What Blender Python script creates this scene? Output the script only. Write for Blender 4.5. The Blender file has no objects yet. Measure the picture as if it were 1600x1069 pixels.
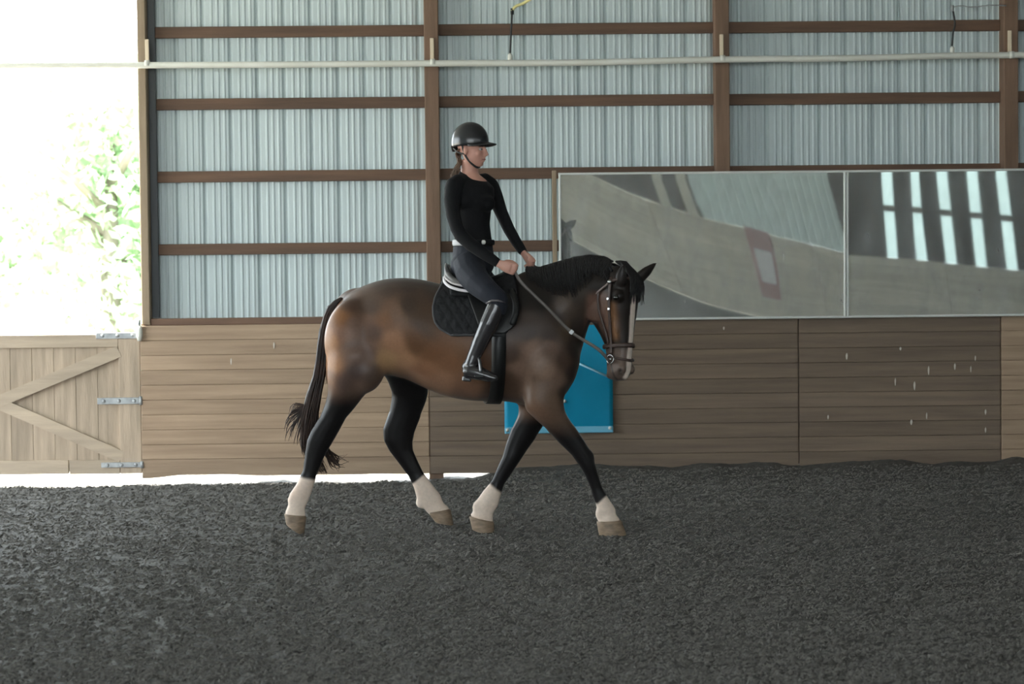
import bpy, bmesh, math, random
import numpy as np
from mathutils import Vector, Matrix, noise

random.seed(7)
rng = np.random.default_rng(7)
SC = bpy.context.scene
COL = SC.collection

# ------------------------------------------------------------------ camera
F_PX = 3128.0
CAM_LOC = Vector((0.0, 0.0, 1.64))
YAW, PITCH, ROLL = math.radians(-1.0), math.radians(-1.86), math.radians(0.62)
CAM_ROT = (Matrix.Rotation(YAW, 3, 'Z') @ Matrix.Rotation(math.pi/2 + PITCH, 3, 'X')
           @ Matrix.Rotation(-ROLL, 3, 'Z'))
cam_data = bpy.data.cameras.new('camera')
cam_data.sensor_width = 36.0
cam_data.lens = 36.0 * F_PX / 1600.0
cam_data.clip_end = 400
cam_data.dof.use_dof = True
cam_data.dof.focus_distance = 12.6
cam_data.dof.aperture_fstop = 3.5
cam = bpy.data.objects.new('camera', cam_data)
cam.matrix_world = Matrix.Translation(CAM_LOC) @ CAM_ROT.to_4x4()
COL.objects.link(cam)
SC.camera = cam
CAM_INV = CAM_ROT.transposed()

def P(px, py, Y):
    """the place at depth Y that the survey of the photograph puts at pixel px, py"""
    d = CAM_ROT @ Vector(((px-800.0)/F_PX, -(py-534.5)/F_PX, -1.0))
    return CAM_LOC + d * ((Y-CAM_LOC.y)/d.y)
def pix(v):
    q = CAM_INV @ (Vector(v)-CAM_LOC)
    return 800.0 + F_PX*q.x/-q.z, 534.5 - F_PX*q.y/-q.z
CIN = np.array(CAM_INV)
def pix_np(V):
    q = (V-np.array(CAM_LOC)) @ CIN.T
    return 800.0 + F_PX*q[:, 0]/-q[:, 2], 534.5 - F_PX*q[:, 1]/-q[:, 2]

# ------------------------------------------------------------------ light
world = bpy.data.worlds.new('sky')
SC.world = world
world.use_nodes = True
wn = world.node_tree.nodes; wl = world.node_tree.links
bg = wn['Background']
bg.inputs['Color'].default_value = (0.86, 0.95, 1.0, 1)
bg.inputs['Strength'].default_value = 4.2
sun_data = bpy.data.lights.new('sun', 'SUN')
sun_data.energy = 14.0
sun_data.angle = math.radians(1.0)
sun_data.color = (1.0, 0.95, 0.86)
sun = bpy.data.objects.new('sun', sun_data)
sun_dir = Vector((-0.93, 0.36, 1.25)).normalized()       # towards the sun
sun.rotation_euler = sun_dir.to_track_quat('Z', 'Y').to_euler()
sun.location = (-30, 30, 40)
COL.objects.link(sun)
vs = SC.view_settings
vs.view_transform = 'Standard'
vs.look = 'None'
vs.exposure = 1.08
vs.gamma = 1.0
vs.use_curve_mapping = False
SC.cycles.use_adaptive_sampling = False

# ------------------------------------------------------------------ materials
MATS = {}
def mat(name, color=(0.5, 0.5, 0.5), rough=0.6, metal=0.0, spec=0.5, noise_amt=0.0, noise_scale=8.0, stretch=(1, 1, 1),
        color2=None, bump=0.0, bump_scale=40.0, coat=0.0, sheen=0.0, attr=None, island=0.0, detail=4.0, bump_stretch=None):
    if name in MATS:
        return MATS[name]
    m = bpy.data.materials.new(name)
    m.use_nodes = True
    nt = m.node_tree; N = nt.nodes; L = nt.links
    b = N['Principled BSDF']
    b.inputs['Base Color'].default_value = (*color, 1)
    b.inputs['Roughness'].default_value = rough
    b.inputs['Metallic'].default_value = metal
    b.inputs['Specular IOR Level'].default_value = spec
    b.inputs['Coat Weight'].default_value = coat
    b.inputs['Sheen Weight'].default_value = sheen
    tc = N.new('ShaderNodeTexCoord')
    last = None
    if attr:
        a = N.new('ShaderNodeVertexColor'); a.layer_name = attr
        last = a.outputs['Color']
    if noise_amt > 0 or color2:
        mp = N.new('ShaderNodeMapping'); mp.inputs['Scale'].default_value = stretch
        L.new(tc.outputs['Object'], mp.inputs['Vector'])
        # every copy of a piece gets its own grain
        oi = N.new('ShaderNodeObjectInfo')
        ml = N.new('ShaderNodeVectorMath'); ml.operation = 'MULTIPLY_ADD'
        L.new(oi.outputs['Random'], ml.inputs[0]); ml.inputs[1].default_value = (37, 53, 71)
        L.new(mp.outputs['Vector'], ml.inputs[2])
        nz = N.new('ShaderNodeTexNoise'); nz.inputs['Scale'].default_value = noise_scale
        nz.inputs['Detail'].default_value = detail
        L.new(ml.outputs[0], nz.inputs['Vector'])
        rp = N.new('ShaderNodeValToRGB')
        rp.color_ramp.elements[0].position = 0.3; rp.color_ramp.elements[1].position = 0.72
        c2 = color2 if color2 else tuple(c*(1-noise_amt) for c in color)
        rp.color_ramp.elements[0].color = (*c2, 1); rp.color_ramp.elements[1].color = (*color, 1)
        L.new(nz.outputs['Fac'], rp.inputs['Fac'])
        if last is not None:
            mx = N.new('ShaderNodeMix'); mx.data_type = 'RGBA'; mx.blend_type = 'MULTIPLY'
            mx.inputs[0].default_value = 1.0
            L.new(last, mx.inputs[6]); L.new(rp.outputs['Color'], mx.inputs[7])
            last = mx.outputs[2]
        else:
            last = rp.outputs['Color']
        if island > 0:
            mr = N.new('ShaderNodeMapRange')
            mr.inputs['To Min'].default_value = 1-island; mr.inputs['To Max'].default_value = 1+island*0.6
            L.new(oi.outputs['Random'], mr.inputs['Value'])
            hs = N.new('ShaderNodeHueSaturation')
            L.new(mr.outputs[0], hs.inputs['Value']); L.new(last, hs.inputs['Color'])
            last = hs.outputs['Color']
    if last is not None:
        L.new(last, b.inputs['Base Color'])
    if bump > 0:
        mp2 = N.new('ShaderNodeMapping'); mp2.inputs['Scale'].default_value = bump_stretch or stretch
        L.new(tc.outputs['Object'], mp2.inputs['Vector'])
        n2 = N.new('ShaderNodeTexNoise'); n2.inputs['Scale'].default_value = bump_scale
        n2.inputs['Detail'].default_value = 5
        L.new(mp2.outputs['Vector'], n2.inputs['Vector'])
        bp = N.new('ShaderNodeBump'); bp.inputs['Strength'].default_value = bump
        bp.inputs['Distance'].default_value = 0.02
        L.new(n2.outputs['Fac'], bp.inputs['Height']); L.new(bp.outputs['Normal'], b.inputs['Normal'])
    MATS[name] = m
    return m

# ------------------------------------------------------------------ object helpers
def link(name, me, m=None, parent=None):
    o = bpy.data.objects.new(name, me)
    COL.objects.link(o)
    if m is not None and me is not None and len(me.materials) == 0:
        me.materials.append(m)
    if parent is not None:
        o.parent = parent
        o.matrix_parent_inverse = Matrix.Translation(parent.location).inverted() if parent.type == 'EMPTY' else Matrix()
    return o
def tag(o, label, cat, group=None):
    o['label'] = label; o['category'] = cat
    if group: o['group'] = group
    return o
def thing(name, label, cat, loc=(0, 0, 0), group=None):
    o = bpy.data.objects.new(name, None)
    o.empty_display_size = 0.1
    o.location = loc
    COL.objects.link(o)
    return tag(o, label, cat, group)
def mesh_from(verts, faces, smooth=False, name='mesh'):
    me = bpy.data.meshes.new(name)
    me.from_pydata([tuple(v) for v in verts], [], faces)
    me.validate()
    if smooth:
        me.polygons.foreach_set('use_smooth', [True]*len(me.polygons))
    me.update()
    return me
class MB:
    """collects shapes of ONE part"""
    def __init__(self): self.v = []; self.f = []
    def add(self, verts, faces):
        o = len(self.v); self.v += [Vector(x) for x in verts]
        self.f += [tuple(i+o for i in f) for f in faces]; return self
    def box(self, x0, x1, y0, y1, z0, z1, M=None, bev=0.0):
        if bev > 0:
            bm = bmesh.new(); bmesh.ops.create_cube(bm, size=1)
            for v in bm.verts:
                v.co = Vector(((x0+x1)/2+v.co.x*(x1-x0), (y0+y1)/2+v.co.y*(y1-y0), (z0+z1)/2+v.co.z*(z1-z0)))
            bmesh.ops.bevel(bm, geom=bm.edges[:], offset=bev, segments=1, affect='EDGES')
            bm.verts.index_update()
            vv = [v.co.copy() for v in bm.verts]; ff = [tuple(v.index for v in f.verts) for f in bm.faces]
            bm.free()
        else:
            vv = [Vector(p) for p in ((x0, y0, z0), (x1, y0, z0), (x1, y1, z0), (x0, y1, z0), (x0, y0, z1), (x1, y0, z1), (x1, y1, z1), (x0, y1, z1))]
            ff = [(3, 2, 1, 0), (4, 5, 6, 7), (0, 1, 5, 4), (1, 2, 6, 5), (2, 3, 7, 6), (3, 0, 4, 7)]
        if M is not None: vv = [M @ v for v in vv]
        return self.add(vv, ff)
    def loft(self, rings, close=True):
        n = len(rings[0]); vv = [p for r in rings for p in r]; ff = []
        for i in range(len(rings)-1):
            for j in range(n):
                k = (j+1) % n
                ff.append((i*n+j, i*n+k, (i+1)*n+k, (i+1)*n+j))
        if close:
            c0 = sum((Vector(p) for p in rings[0]), Vector())/n; c1 = sum((Vector(p) for p in rings[-1]), Vector())/n
            vv = vv+[c0, c1]; a = len(vv)-2; b = len(vv)-1; m = (len(rings)-1)*n
            for j in range(n):
                k = (j+1) % n
                ff.append((a, k, j)); ff.append((b, m+j, m+k))
        return self.add(vv, ff)
    def tube(self, pts, rad, n=10, flat=1.0, ref=None, close=True):
        pts = [Vector(p) for p in pts]; rings = []
        if not hasattr(rad, '__len__'): rad = [rad]*len(pts)
        up = Vector(ref) if ref is not None else None
        for i, p in enumerate(pts):
            t = (pts[min(i+1, len(pts)-1)]-pts[max(i-1, 0)])
            t = t.normalized() if t.length > 1e-9 else Vector((0, 0, 1))
            if up is None:
                up = Vector((0, 0, 1)) if abs(t.z) < 0.9 else Vector((1, 0, 0))
            a = up - t*up.dot(t)
            if a.length < 1e-6: a = t.orthogonal()
            a.normalize(); b = t.cross(a)
            if ref is None: up = a
            rings.append([p + a*math.cos(2*math.pi*k/n)*rad[i] + b*math.sin(2*math.pi*k/n)*rad[i]*flat for k in range(n)])
        return self.loft(rings, close)
    def ball(self, c, r, seg=16, rings=10, M=None):
        c = Vector(c); R = Vector(r) if hasattr(r, '__len__') else Vector((r, r, r))
        rr = []
        for i in range(1, rings):
            th = math.pi*i/rings
            ring = []
            for k in range(seg):
                q = Vector((R.x*math.sin(th)*math.cos(2*math.pi*k/seg), R.y*math.sin(th)*math.sin(2*math.pi*k/seg), -R.z*math.cos(th)))
                if M is not None: q = M @ q
                ring.append(c+q)
            rr.append(ring)
        return self.loft(rr)
    def mesh(self, smooth=False, name='mesh', fix=True):
        me = bpy.data.meshes.new(name)
        me.from_pydata([tuple(v) for v in self.v], [], self.f)
        me.validate()
        if fix:
            bm = bmesh.new(); bm.from_mesh(me)
            bmesh.ops.recalc_face_normals(bm, faces=bm.faces[:])
            bm.to_mesh(me); bm.free()
        if smooth:
            me.polygons.foreach_set('use_smooth', [True]*len(me.polygons))
        me.update()
        return me
    def obj(self, name, m, parent=None, smooth=False):
        return link(name, self.mesh(smooth, name), m, parent)
def with_mods(me, mods, name='mesh', smooth=True):
    """mesh -> mesh with modifiers applied"""
    o = bpy.data.objects.new('work', me); COL.objects.link(o)
    for kind, props in mods:
        md = o.modifiers.new('m', kind)
        for k, v in props.items(): setattr(md, k, v)
    dg = bpy.context.evaluated_depsgraph_get(); dg.update()
    out = bpy.data.meshes.new_from_object(o.evaluated_get(dg), depsgraph=dg)
    bpy.data.objects.remove(o)
    out.name = name
    if smooth:
        out.polygons.foreach_set('use_smooth', [True]*len(out.polygons)); out.update()
    return out
def fuse(mb, voxel, smooth_it=4, fac=0.5):
    return with_mods(mb.mesh(), [('REMESH', dict(mode='VOXEL', voxel_size=voxel, use_smooth_shade=True)),
                                 ('SMOOTH', dict(factor=fac, iterations=smooth_it))])
def sstep(a, b, x):
    t = np.clip((np.asarray(x, float)-a)/(b-a), 0, 1); return t*t*(3-2*t)
def spline(pts, n):
    """Catmull-Rom through points"""
    pts = [Vector(p) for p in pts]; out = []
    m = len(pts)-1
    for k in range(n):
        s = k/(n-1)*m; i = min(int(s), m-1); t = s-i
        p0 = pts[max(i-1, 0)]; p1 = pts[i]; p2 = pts[i+1]; p3 = pts[min(i+2, m)]
        out.append(0.5*((2*p1)+(p2-p0)*t+(2*p0-5*p1+4*p2-p3)*t*t+(3*p1-p0-3*p2+p3)*t**3))
    return out
def interp(tab, x, col):
    return float(np.interp(x, [r[0] for r in tab], [r[col] for r in tab]))

# ------------------------------------------------------------------ palette
M_PLANK = mat('weathered_kick_plank', (0.445, 0.32, 0.218), 0.75, noise_amt=0.4, noise_scale=3.0, stretch=(0.35, 1, 7), bump=0.25, bump_scale=22, island=0.13, color2=(0.31, 0.215, 0.145))
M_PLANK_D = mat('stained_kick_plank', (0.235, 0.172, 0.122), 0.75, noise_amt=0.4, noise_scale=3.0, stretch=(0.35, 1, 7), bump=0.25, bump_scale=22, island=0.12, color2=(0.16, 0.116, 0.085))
M_GATE = mat('pale_gate_wood', (0.48, 0.375, 0.28), 0.75, noise_scale=3.0, stretch=(6, 1, 0.5), bump=0.25, bump_scale=20, island=0.12, color2=(0.31, 0.245, 0.18))
M_GATE_H = mat('pale_gate_rail_wood', (0.50, 0.40, 0.30), 0.75, noise_scale=3.0, stretch=(0.5, 1, 6), bump=0.25, bump_scale=20, island=0.1, color2=(0.38, 0.305, 0.23))
M_POST = mat('brown_post_wood', (0.215, 0.13, 0.085), 0.75, noise_scale=2.5, stretch=(8, 8, 0.5), bump=0.2, bump_scale=20, color2=(0.14, 0.085, 0.055))
M_JAMB = mat('tan_jamb_wood', (0.33, 0.25, 0.17), 0.75, noise_scale=2.5, stretch=(8, 8, 0.5), bump=0.2, bump_scale=20, color2=(0.24, 0.18, 0.12))
M_GIRT = mat('brown_girt_wood', (0.155, 0.088, 0.055), 0.75, noise_scale=2.5, stretch=(0.5, 6, 8), bump=0.2, bump_scale=20, island=0.15, color2=(0.095, 0.056, 0.037))
M_METAL = mat('pale_blue_grey_siding', (0.50, 0.575, 0.58), 0.42, spec=0.5, noise_scale=1.2, stretch=(1, 1, 0.3), color2=(0.45, 0.525, 0.535), island=0.03)
M_ROOF = mat('roof_sheet', (0.42, 0.44, 0.44), 0.6)
M_PIPE = mat('white_plastic_pipe', (0.74, 0.74, 0.68), 0.4, noise_scale=3, color2=(0.62, 0.62, 0.55))
M_GALV = mat('galvanised_steel', (0.46, 0.48, 0.49), 0.5, metal=0.5, noise_scale=20, color2=(0.30, 0.31, 0.32))
M_BLACK_RUBBER = mat('black_rubber', (0.02, 0.021, 0.022), 0.6)
M_YELLOW = mat('pale_yellow_cable', (0.75, 0.68, 0.30), 0.5)
# ------------------------------------------------------------------ the hall
YW = 17.0                                   # inner face of the back wall
X_L, X_R, Y_N = -8.0, 16.0, -1.6           # left end, right end, near wall
def wx(px, py=400, Y=YW): return P(px, py, Y).x
def wz(py, px=800, Y=YW): return P(px, py, Y).z
POSTS = [wx(676, 250), wx(1129, 250), wx(1579, 250)]
BAY = (POSTS[2]-POSTS[0])/2
POSTS += [POSTS[2]+BAY*k for k in range(1, 5)]
JX0, JX1 = wx(219, 300), wx(232, 300)       # jamb of the open bay
GIRTS = [wz(500, 450), wz(388, 450), wz(274, 450), wz(160, 450), wz(47, 450), wz(47, 450)+0.617]
KICK_TOP = GIRTS[0]+0.0
TOP = 4.75

# floor -------------------------------------------------------------
def floor_z(x, y):
    """footing: soft undulation, hollowed under the left boards, banked at the right"""
    x = np.asarray(x, float); y = np.asarray(y, float)
    d = np.interp(x, [-5, -4.0, -2.9, -2.1, -1.2, -0.6, -0.2, -0.05, 0.1, 0.35], [0.14, 0.14, 0.125, 0.08, 0.09, 0.08, 0.085, 0.075, 0.01, -0.03])
    d = d + 0.012*np.sin(x*5.1)+0.008*np.sin(x*11.7+1)
    s = sstep(15.9, 16.8, y)
    z = -d*s
    return z
gx = np.concatenate([np.linspace(X_L, -4.9, 26), np.arange(-4.85, 5.5, 0.04), np.linspace(5.6, X_R, 40)])
gy = np.concatenate([np.linspace(Y_N, 7.3, 30), np.arange(7.34, 17.25, 0.04)])
GX, GY = np.meshgrid(gx, gy)
GZ = floor_z(GX, GY)
bumps = np.zeros_like(GZ)
for i in range(GX.shape[0]):
    for j in range(GX.shape[1]):
        if gy[i] > 7 and -5 < gx[j] < 5.6:
            p = Vector((GX[i, j], GY[i, j]*1.0, 0))
            bumps[i, j] = 0.013*noise.noise(p*3.1)+0.011*noise.noise(p*8.3)+0.008*noise.noise(p*19.0)
GZ = GZ+bumps
nyv, nxv = GX.shape
fv = np.stack([GX.ravel(), GY.ravel(), GZ.ravel()], 1)
idx = np.arange(nyv*nxv).reshape(nyv, nxv)
ff = np.stack([idx[:-1, :-1].ravel(), idx[:-1, 1:].ravel(), idx[1:, 1:].ravel(), idx[1:, :-1].ravel()], 1)
me = bpy.data.meshes.new('floor'); me.from_pydata(fv.tolist(), [], ff.tolist())
me.polygons.foreach_set('use_smooth', [True]*len(me.polygons)); me.update()
M_FOOT = mat('dark_rubber_footing', (0.130, 0.123, 0.113), 0.75, spec=0.3, noise_scale=26, color2=(0.042, 0.041, 0.039), bump=0.9, bump_scale=75, detail=8)
floor = link('floor', me, M_FOOT); floor['kind'] = 'structure'
def ground(x, y): return float(floor_z(x, y))

# loose shredded fibres over the footing (nobody could count them)
NF = 90000
fy = 7.6+(16.6-7.6)*rng.random(NF)**1.25
fx = (rng.random(NF)-0.5)*2*(0.6+fy*0.262)+fy*0.0175
ang = rng.normal(0, 0.75, NF); ln = rng.uniform(0.010, 0.026, NF); wd = rng.uniform(0.003, 0.006, NF); hh = rng.uniform(0.003, 0.012, NF)
jx = np.clip(np.searchsorted(gx, fx)-1, 0, len(gx)-2); iy = np.clip(np.searchsorted(gy, fy)-1, 0, len(gy)-2)
fz = GZ[iy, jx]
c, s = np.cos(ang), np.sin(ang)
tilt = rng.normal(0, 0.007, NF)
def fpt(a, b, z): return np.stack([fx+a*c-b*s, fy+a*s+b*c, fz+z], 1)
q = np.stack([fpt(-ln, -wd*0, -0.004+0*tilt), fpt(0*ln, -wd, hh*0.4), fpt(ln, 0*wd, 0.002+tilt), fpt(0*ln, wd, hh*0.4), fpt(0*ln, 0*wd, hh+0.004)], 1).reshape(-1, 3)
b0 = np.arange(NF)*5
tri = np.concatenate([np.stack([b0+i, b0+j, b0+4], 1) for i, j in ((0, 1), (1, 2), (2, 3), (3, 0))])
me = bpy.data.meshes.new('fibre'); me.from_pydata(q.tolist(), [], tri.tolist()); me.update()
M_FIB = mat('shredded_rubber_fibre', (0.150, 0.141, 0.128), 0.8, spec=0.22, noise_scale=60, color2=(0.070, 0.067, 0.062), detail=1)
fib = link('footing_fibre', me, M_FIB)
fib['kind'] = 'stuff'; fib['label'] = 'loose dark grey shredded rubber fibre footing'; fib['category'] = 'footing'

# back wall -----------------------------------------------------------
# the wall object itself is the hidden framing behind the kick planks
mb = MB()
kx0, kx1 = wx(222, 600), X_R
mb.box(kx0, kx1, YW-0.002, YW+0.03, 0.02, KICK_TOP-0.02)
for k in range(20):
    x = kx0+0.1+k*(kx1-kx0-0.2)/19
    mb.box(x-0.04, x+0.04, YW+0.03, YW+0.1, 0.04, KICK_TOP-0.02)
wall_back = mb.obj('wall_back', M_GIRT); wall_back['kind'] = 'structure'
# siding panels
def siding_mesh(h, name):
    prof = []
    W = 0.9144
    for r in range(4):
        x0 = r*W/4
        prof += [(x0+0.0, 0.0), (x0+0.016, 0.019), (x0+0.030, 0.019), (x0+0.046, 0.0)]
        for q in (0.085, 0.135, 0.185):
            prof += [(x0+q, 0.0), (x0+q+0.006, -0.0055), (x0+q+0.018, -0.0055), (x0+q+0.024, 0.0)]
    prof.append((W, 0.0))
    v = []; f = []
    for x, y in prof: v += [(x, y, 0), (x, y, h)]
    for i in range(len(prof)-1): f.append((2*i, 2*i+2, 2*i+3, 2*i+1))
    n = len(v)
    v += [(x, y+0.004, z) for x, y, z in v]
    f += [tuple(a+n for a in reversed(q)) for q in f]
    return mesh_from(v, f, False, name)
sid = siding_mesh(TOP-KICK_TOP+0.1, 'siding_panel')
x = JX1-0.02; k = 0
while x < X_R:
    o = link('siding_panel', sid, M_METAL, wall_back); o.location = (x, YW+0.14+(0.003 if k % 2 else 0), KICK_TOP-0.05); x += 0.9144; k += 1
# posts
def post_mesh(w, d, z0, z1):
    return MB().box(-w/2, w/2, 0, d, z0, z1, bev=0.006).mesh(False, 'post')
pm = post_mesh(0.122, 0.17, -0.3, TOP)
for x in POSTS:
    o = link('post', pm, M_POST, wall_back); o.location = (x, YW-0.03, 0)
o = MB().box(JX0, JX1, YW-0.03, YW+0.17, KICK_TOP-0.03, TOP, bev=0.006).obj('post', M_JAMB, wall_back)
o = MB().box(JX1+0.004, JX1+0.062, YW+0.07, YW+0.13, KICK_TOP+0.03, TOP).obj('jamb_strip', mat('dark_grey_strip', (0.05, 0.055, 0.06), 0.5), wall_back)  # thin dark grey strip along the right of the jamb
# girts between the posts
ends = [JX1+0.062]+POSTS
girt_cache = {}
for gi, gz in enumerate(GIRTS):
    for a, b in zip(ends[:-1], ends[1:]):
        L0 = a+(0.061 if a != ends[0] else 0); L1 = b-0.061
        key = round(L1-L0, 3)
        if gi == 0:
            continue
        if key not in girt_cache:
            girt_cache[key] = MB().box(0, L1-L0, 0, 0.038, -0.047, 0.047, bev=0.004).mesh(False, 'girt')
        o = link('girt', girt_cache[key], M_GIRT, wall_back); o.location = (L0, YW+0.085+0.004*rng.random(), gz+0.006*(rng.random()-0.5))
# sill board that caps the planks
o = MB().box(JX1, POSTS[0], YW-0.015, YW+0.12, KICK_TOP-0.035, KICK_TOP+0.022, bev=0.005).obj('sill_board', mat('reddish_sill_wood', (0.20, 0.115, 0.075), 0.75, noise_scale=3, stretch=(0.5, 4, 6), color2=(0.13, 0.075, 0.05)), wall_back)
o = MB().box(POSTS[0], X_R, YW-0.015, YW+0.12, KICK_TOP-0.035, KICK_TOP+0.022, bev=0.005).obj('sill_board', M_GIRT, wall_back)
# kick planks: ten courses, sections butted at the joints
joints = [wx(221, 620), wx(671, 640), wx(1247, 640), wx(1562, 620), wx(1562, 620)+2.44, wx(1562, 620)+4.88, X_R]
NC = 10
ch = (KICK_TOP-0.035)/NC
for r in range(NC):
    z0 = r*ch+0.004
    if r == 0: z0 = -0.02
    for sidx, (a, b) in enumerate(zip(joints[:-1], joints[1:])):
        fwd = 0.004*rng.random()+(0.006 if sidx == 3 else 0)
        zz0, zz1 = z0-0.0025, (r+1)*ch-0.0005
        x0, x1 = a+0.004, b-0.004
        if r == 0 and sidx == 0:                # worn, wavy lower edge on the bottom board
            nn = 40; vv = []; f2 = []
            for i in range(nn+1):
                xx = x0+(x1-x0)*i/nn
                zb = -0.035+0.028*sstep(0.0, 0.35, xx-x0)*(1-0.5*sstep(0.6, 1.1, xx-x0))+0.006*noise.noise(Vector((xx*4, 0, 0)))
                vv += [(xx, YW-0.04, zb), (xx, YW-0.04, zz1), (xx, YW, zz1), (xx, YW, zb)]
            for i in range(nn):
                for e in range(4):
                    f2.append((4*i+e, 4*i+(e+1) % 4, 4*i+4+(e+1) % 4, 4*i+4+e))
            f2 += [(0, 1, 2, 3), (4*nn+3, 4*nn+2, 4*nn+1, 4*nn)]
            o = MB().add(vv, f2).obj('kick_plank', M_PLANK, wall_back)
            continue
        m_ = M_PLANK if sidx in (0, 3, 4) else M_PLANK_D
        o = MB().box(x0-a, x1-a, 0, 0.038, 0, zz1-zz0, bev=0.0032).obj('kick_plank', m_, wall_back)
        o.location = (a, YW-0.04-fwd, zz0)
# the back wall beyond the open bay (left of the frame)
OPX0 = -7.2
mb = MB().box(X_L, OPX0, YW, YW+0.15, -0.2, TOP)
wl_ = mb.obj('wall_far_left', M_METAL); wl_['kind'] = 'structure'

# left end: unseen wall, its wide opening added to light the left boards
mb = MB().box(X_L-0.15, X_L, Y_N, 10.5, -0.2, TOP).box(X_L-0.15, X_L, 16.2, YW+0.1, 0, TOP).box(X_L-0.15, X_L, 10.5, 16.2, 4.6, TOP)
o = mb.obj('wall_left', M_METAL); o['kind'] = 'structure'
mb = MB().box(X_R, X_R+0.15, Y_N, YW+0.1, -0.1, TOP)
o = mb.obj('wall_right', M_METAL); o['kind'] = 'structure'
# roof: two slopes
RIDGE = 6.4; ym = (Y_N+YW)/2
v = [(X_L-0.6, Y_N-0.5, TOP-0.1), (X_R+0.5, Y_N-0.5, TOP-0.1), (X_R+0.5, ym, RIDGE), (X_L-0.6, ym, RIDGE), (X_R+0.5, YW+0.5, TOP-0.1), (X_L-0.6, YW+0.5, TOP-0.1)]
f = [(0, 1, 2, 3), (3, 2, 4, 5)]
v2 = [(a, b, c+0.06) for a, b, c in v]
roof = mesh_from(v+v2, f+[tuple(i+6 for i in reversed(q)) for q in f], name='ceiling')
o = link('ceiling', roof, M_ROOF); o['kind'] = 'structure'
for xx, nm in ((X_L, 'wall_gable_left'), (X_R, 'wall_gable_right')):
    o = link(nm, mesh_from([(xx, Y_N, TOP-0.02), (xx, YW, TOP-0.02), (xx, ym, RIDGE-0.02)], [(0, 1, 2)]), M_METAL); o['kind'] = 'structure'

# near wall (behind the photographer; the mirrors show its right half)
KT2 = 1.42
M_PALEKICK = mat('pale_kick_plank', (0.66, 0.60, 0.49), 0.75, noise_scale=3.0, stretch=(0.35, 1, 7), bump=0.2, bump_scale=22, island=0.1, color2=(0.55, 0.49, 0.40))  # pale tone raised to brighten this wall in the mirrors
M_PALESIDE = mat('pale_green_siding', (0.70, 0.80, 0.78), 0.5)
wf = MB().box(X_L, X_R, Y_N-0.1, Y_N-0.04, -0.2, KT2-0.02).obj('wall_front', M_GIRT); wf['kind'] = 'structure'
for r in range(10):
    for a, b in ((X_L, -4), (-4, 1.0), (1.0, 3.44), (3.44, 5.88), (5.88, 8.3), (8.3, 11), (11, X_R)):
        o = MB().box(0.004, b-a-0.004, 0, 0.04, 0.001, KT2/10-0.001, bev=0.004).obj('kick_plank', M_PALEKICK, wf)
        o.location = (a, Y_N-0.04, r*KT2/10)
# open bays x<0.7 added out of view as daylight fill, under an eave beam, siding 2.9..6.0, dark slatted bays elsewhere
NSID = siding_mesh(2.2, 'near_siding')
for k in range(4):
    o = link('siding_panel', NSID, M_PALESIDE, wf); o.location = (4.2+(k+1)*0.6, Y_N-0.02, KT2); o.rotation_euler = (0, 0, math.pi); o.scale.x = 0.6/0.9144
for k in range(6):
    o = link('siding_panel', NSID, M_PALESIDE, wf); o.location = (10.6+k*0.9144, Y_N-0.02, KT2)
for x in (-7.9, -5.0, -2.1, 0.85, 3.72, 4.08):
    o = MB().box(-0.07, 0.07, -0.05, 0.09 if x < 1 else 0.03, -0.2 if x < 1 else KT2, 3.75, bev=0.005).obj('post', M_POST if x < 1 else mat('pale_post', (0.62, 0.58, 0.48), 0.7), wf); o.location = (x, Y_N, 0)
o = MB().box(X_L, X_R, Y_N-0.1, Y_N+0.05, 3.7, 3.95).obj('eave_beam', M_GIRT, wf)
M_DARKSLAT = mat('dark_stained_slat', (0.085, 0.062, 0.05), 0.8, noise_scale=3, stretch=(5, 1, 0.6), color2=(0.05, 0.04, 0.035))
for a, b in ((6.55, 7.28), (7.47, 7.80), (7.99, 8.32), (8.51, 8.84), (9.03, 9.36), (9.55, 9.93), (9.93, 10.3), (10.3, 10.6)):
    o = MB().box(0, b-a-0.004, -0.02, 0.02, KT2, 3.7).obj('slat', M_DARKSLAT, wf); o.location = (a, Y_N, 0)
o = MB().box(6.62, 10.3, Y_N-0.06, Y_N-0.021, 2.25, 2.36).obj('girt', M_GIRT, wf)
def translucent_material():
    m = bpy.data.materials.new('milky_dimming_panel'); m.use_nodes = True
    N = m.node_tree.nodes; L = m.node_tree.links
    t = N.new('ShaderNodeBsdfTranslucent'); t.inputs['Color'].default_value = (0.34, 0.38, 0.38, 1)
    L.new(t.outputs[0], N['Material Output'].inputs['Surface'])
    return m
o = MB().box(7.2, 9.6, Y_N-0.09, Y_N-0.085, KT2, 3.7).obj('dimming_panel', translucent_material(), wf)  # translucent sheet added behind the slits to dim their daylight
for x0, x1 in ((0.92, 2.2), (2.2, 3.2), (3.2, 4.22)):
    o = MB().box(x0, x1, Y_N-0.055, Y_N-0.03, KT2, 3.7).obj('stall_board', M_DARKSLAT, wf)
# ------------------------------------------------------------------ things on the back wall
# gate across the open bay
GX1 = wx(220.6, 620); GXS = wx(187, 620)
GT, GB = wz(523, 100), wz(741, 100)
gate = thing('wooden_gate', 'pale plank gate with crossed braces below the bright open bay', 'gate', (GX1, YW-0.02, GB))
gw = (wx(186, 620)-wx(152, 620))
x = GXS; n = 0
M1 = MB().box(0.0008, gw-0.0008, 0.0, 0.022, GB+0.02, GT-0.02, bev=0.003).mesh(False, 'plank')
while x > OPX0+0.35:
    x -= gw
    o = link('plank', M1, M_GATE, gate); o.location = (x-gate.location.x+gate.location.x, YW+0.0+0.003*rng.random(), 0); n += 1
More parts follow.
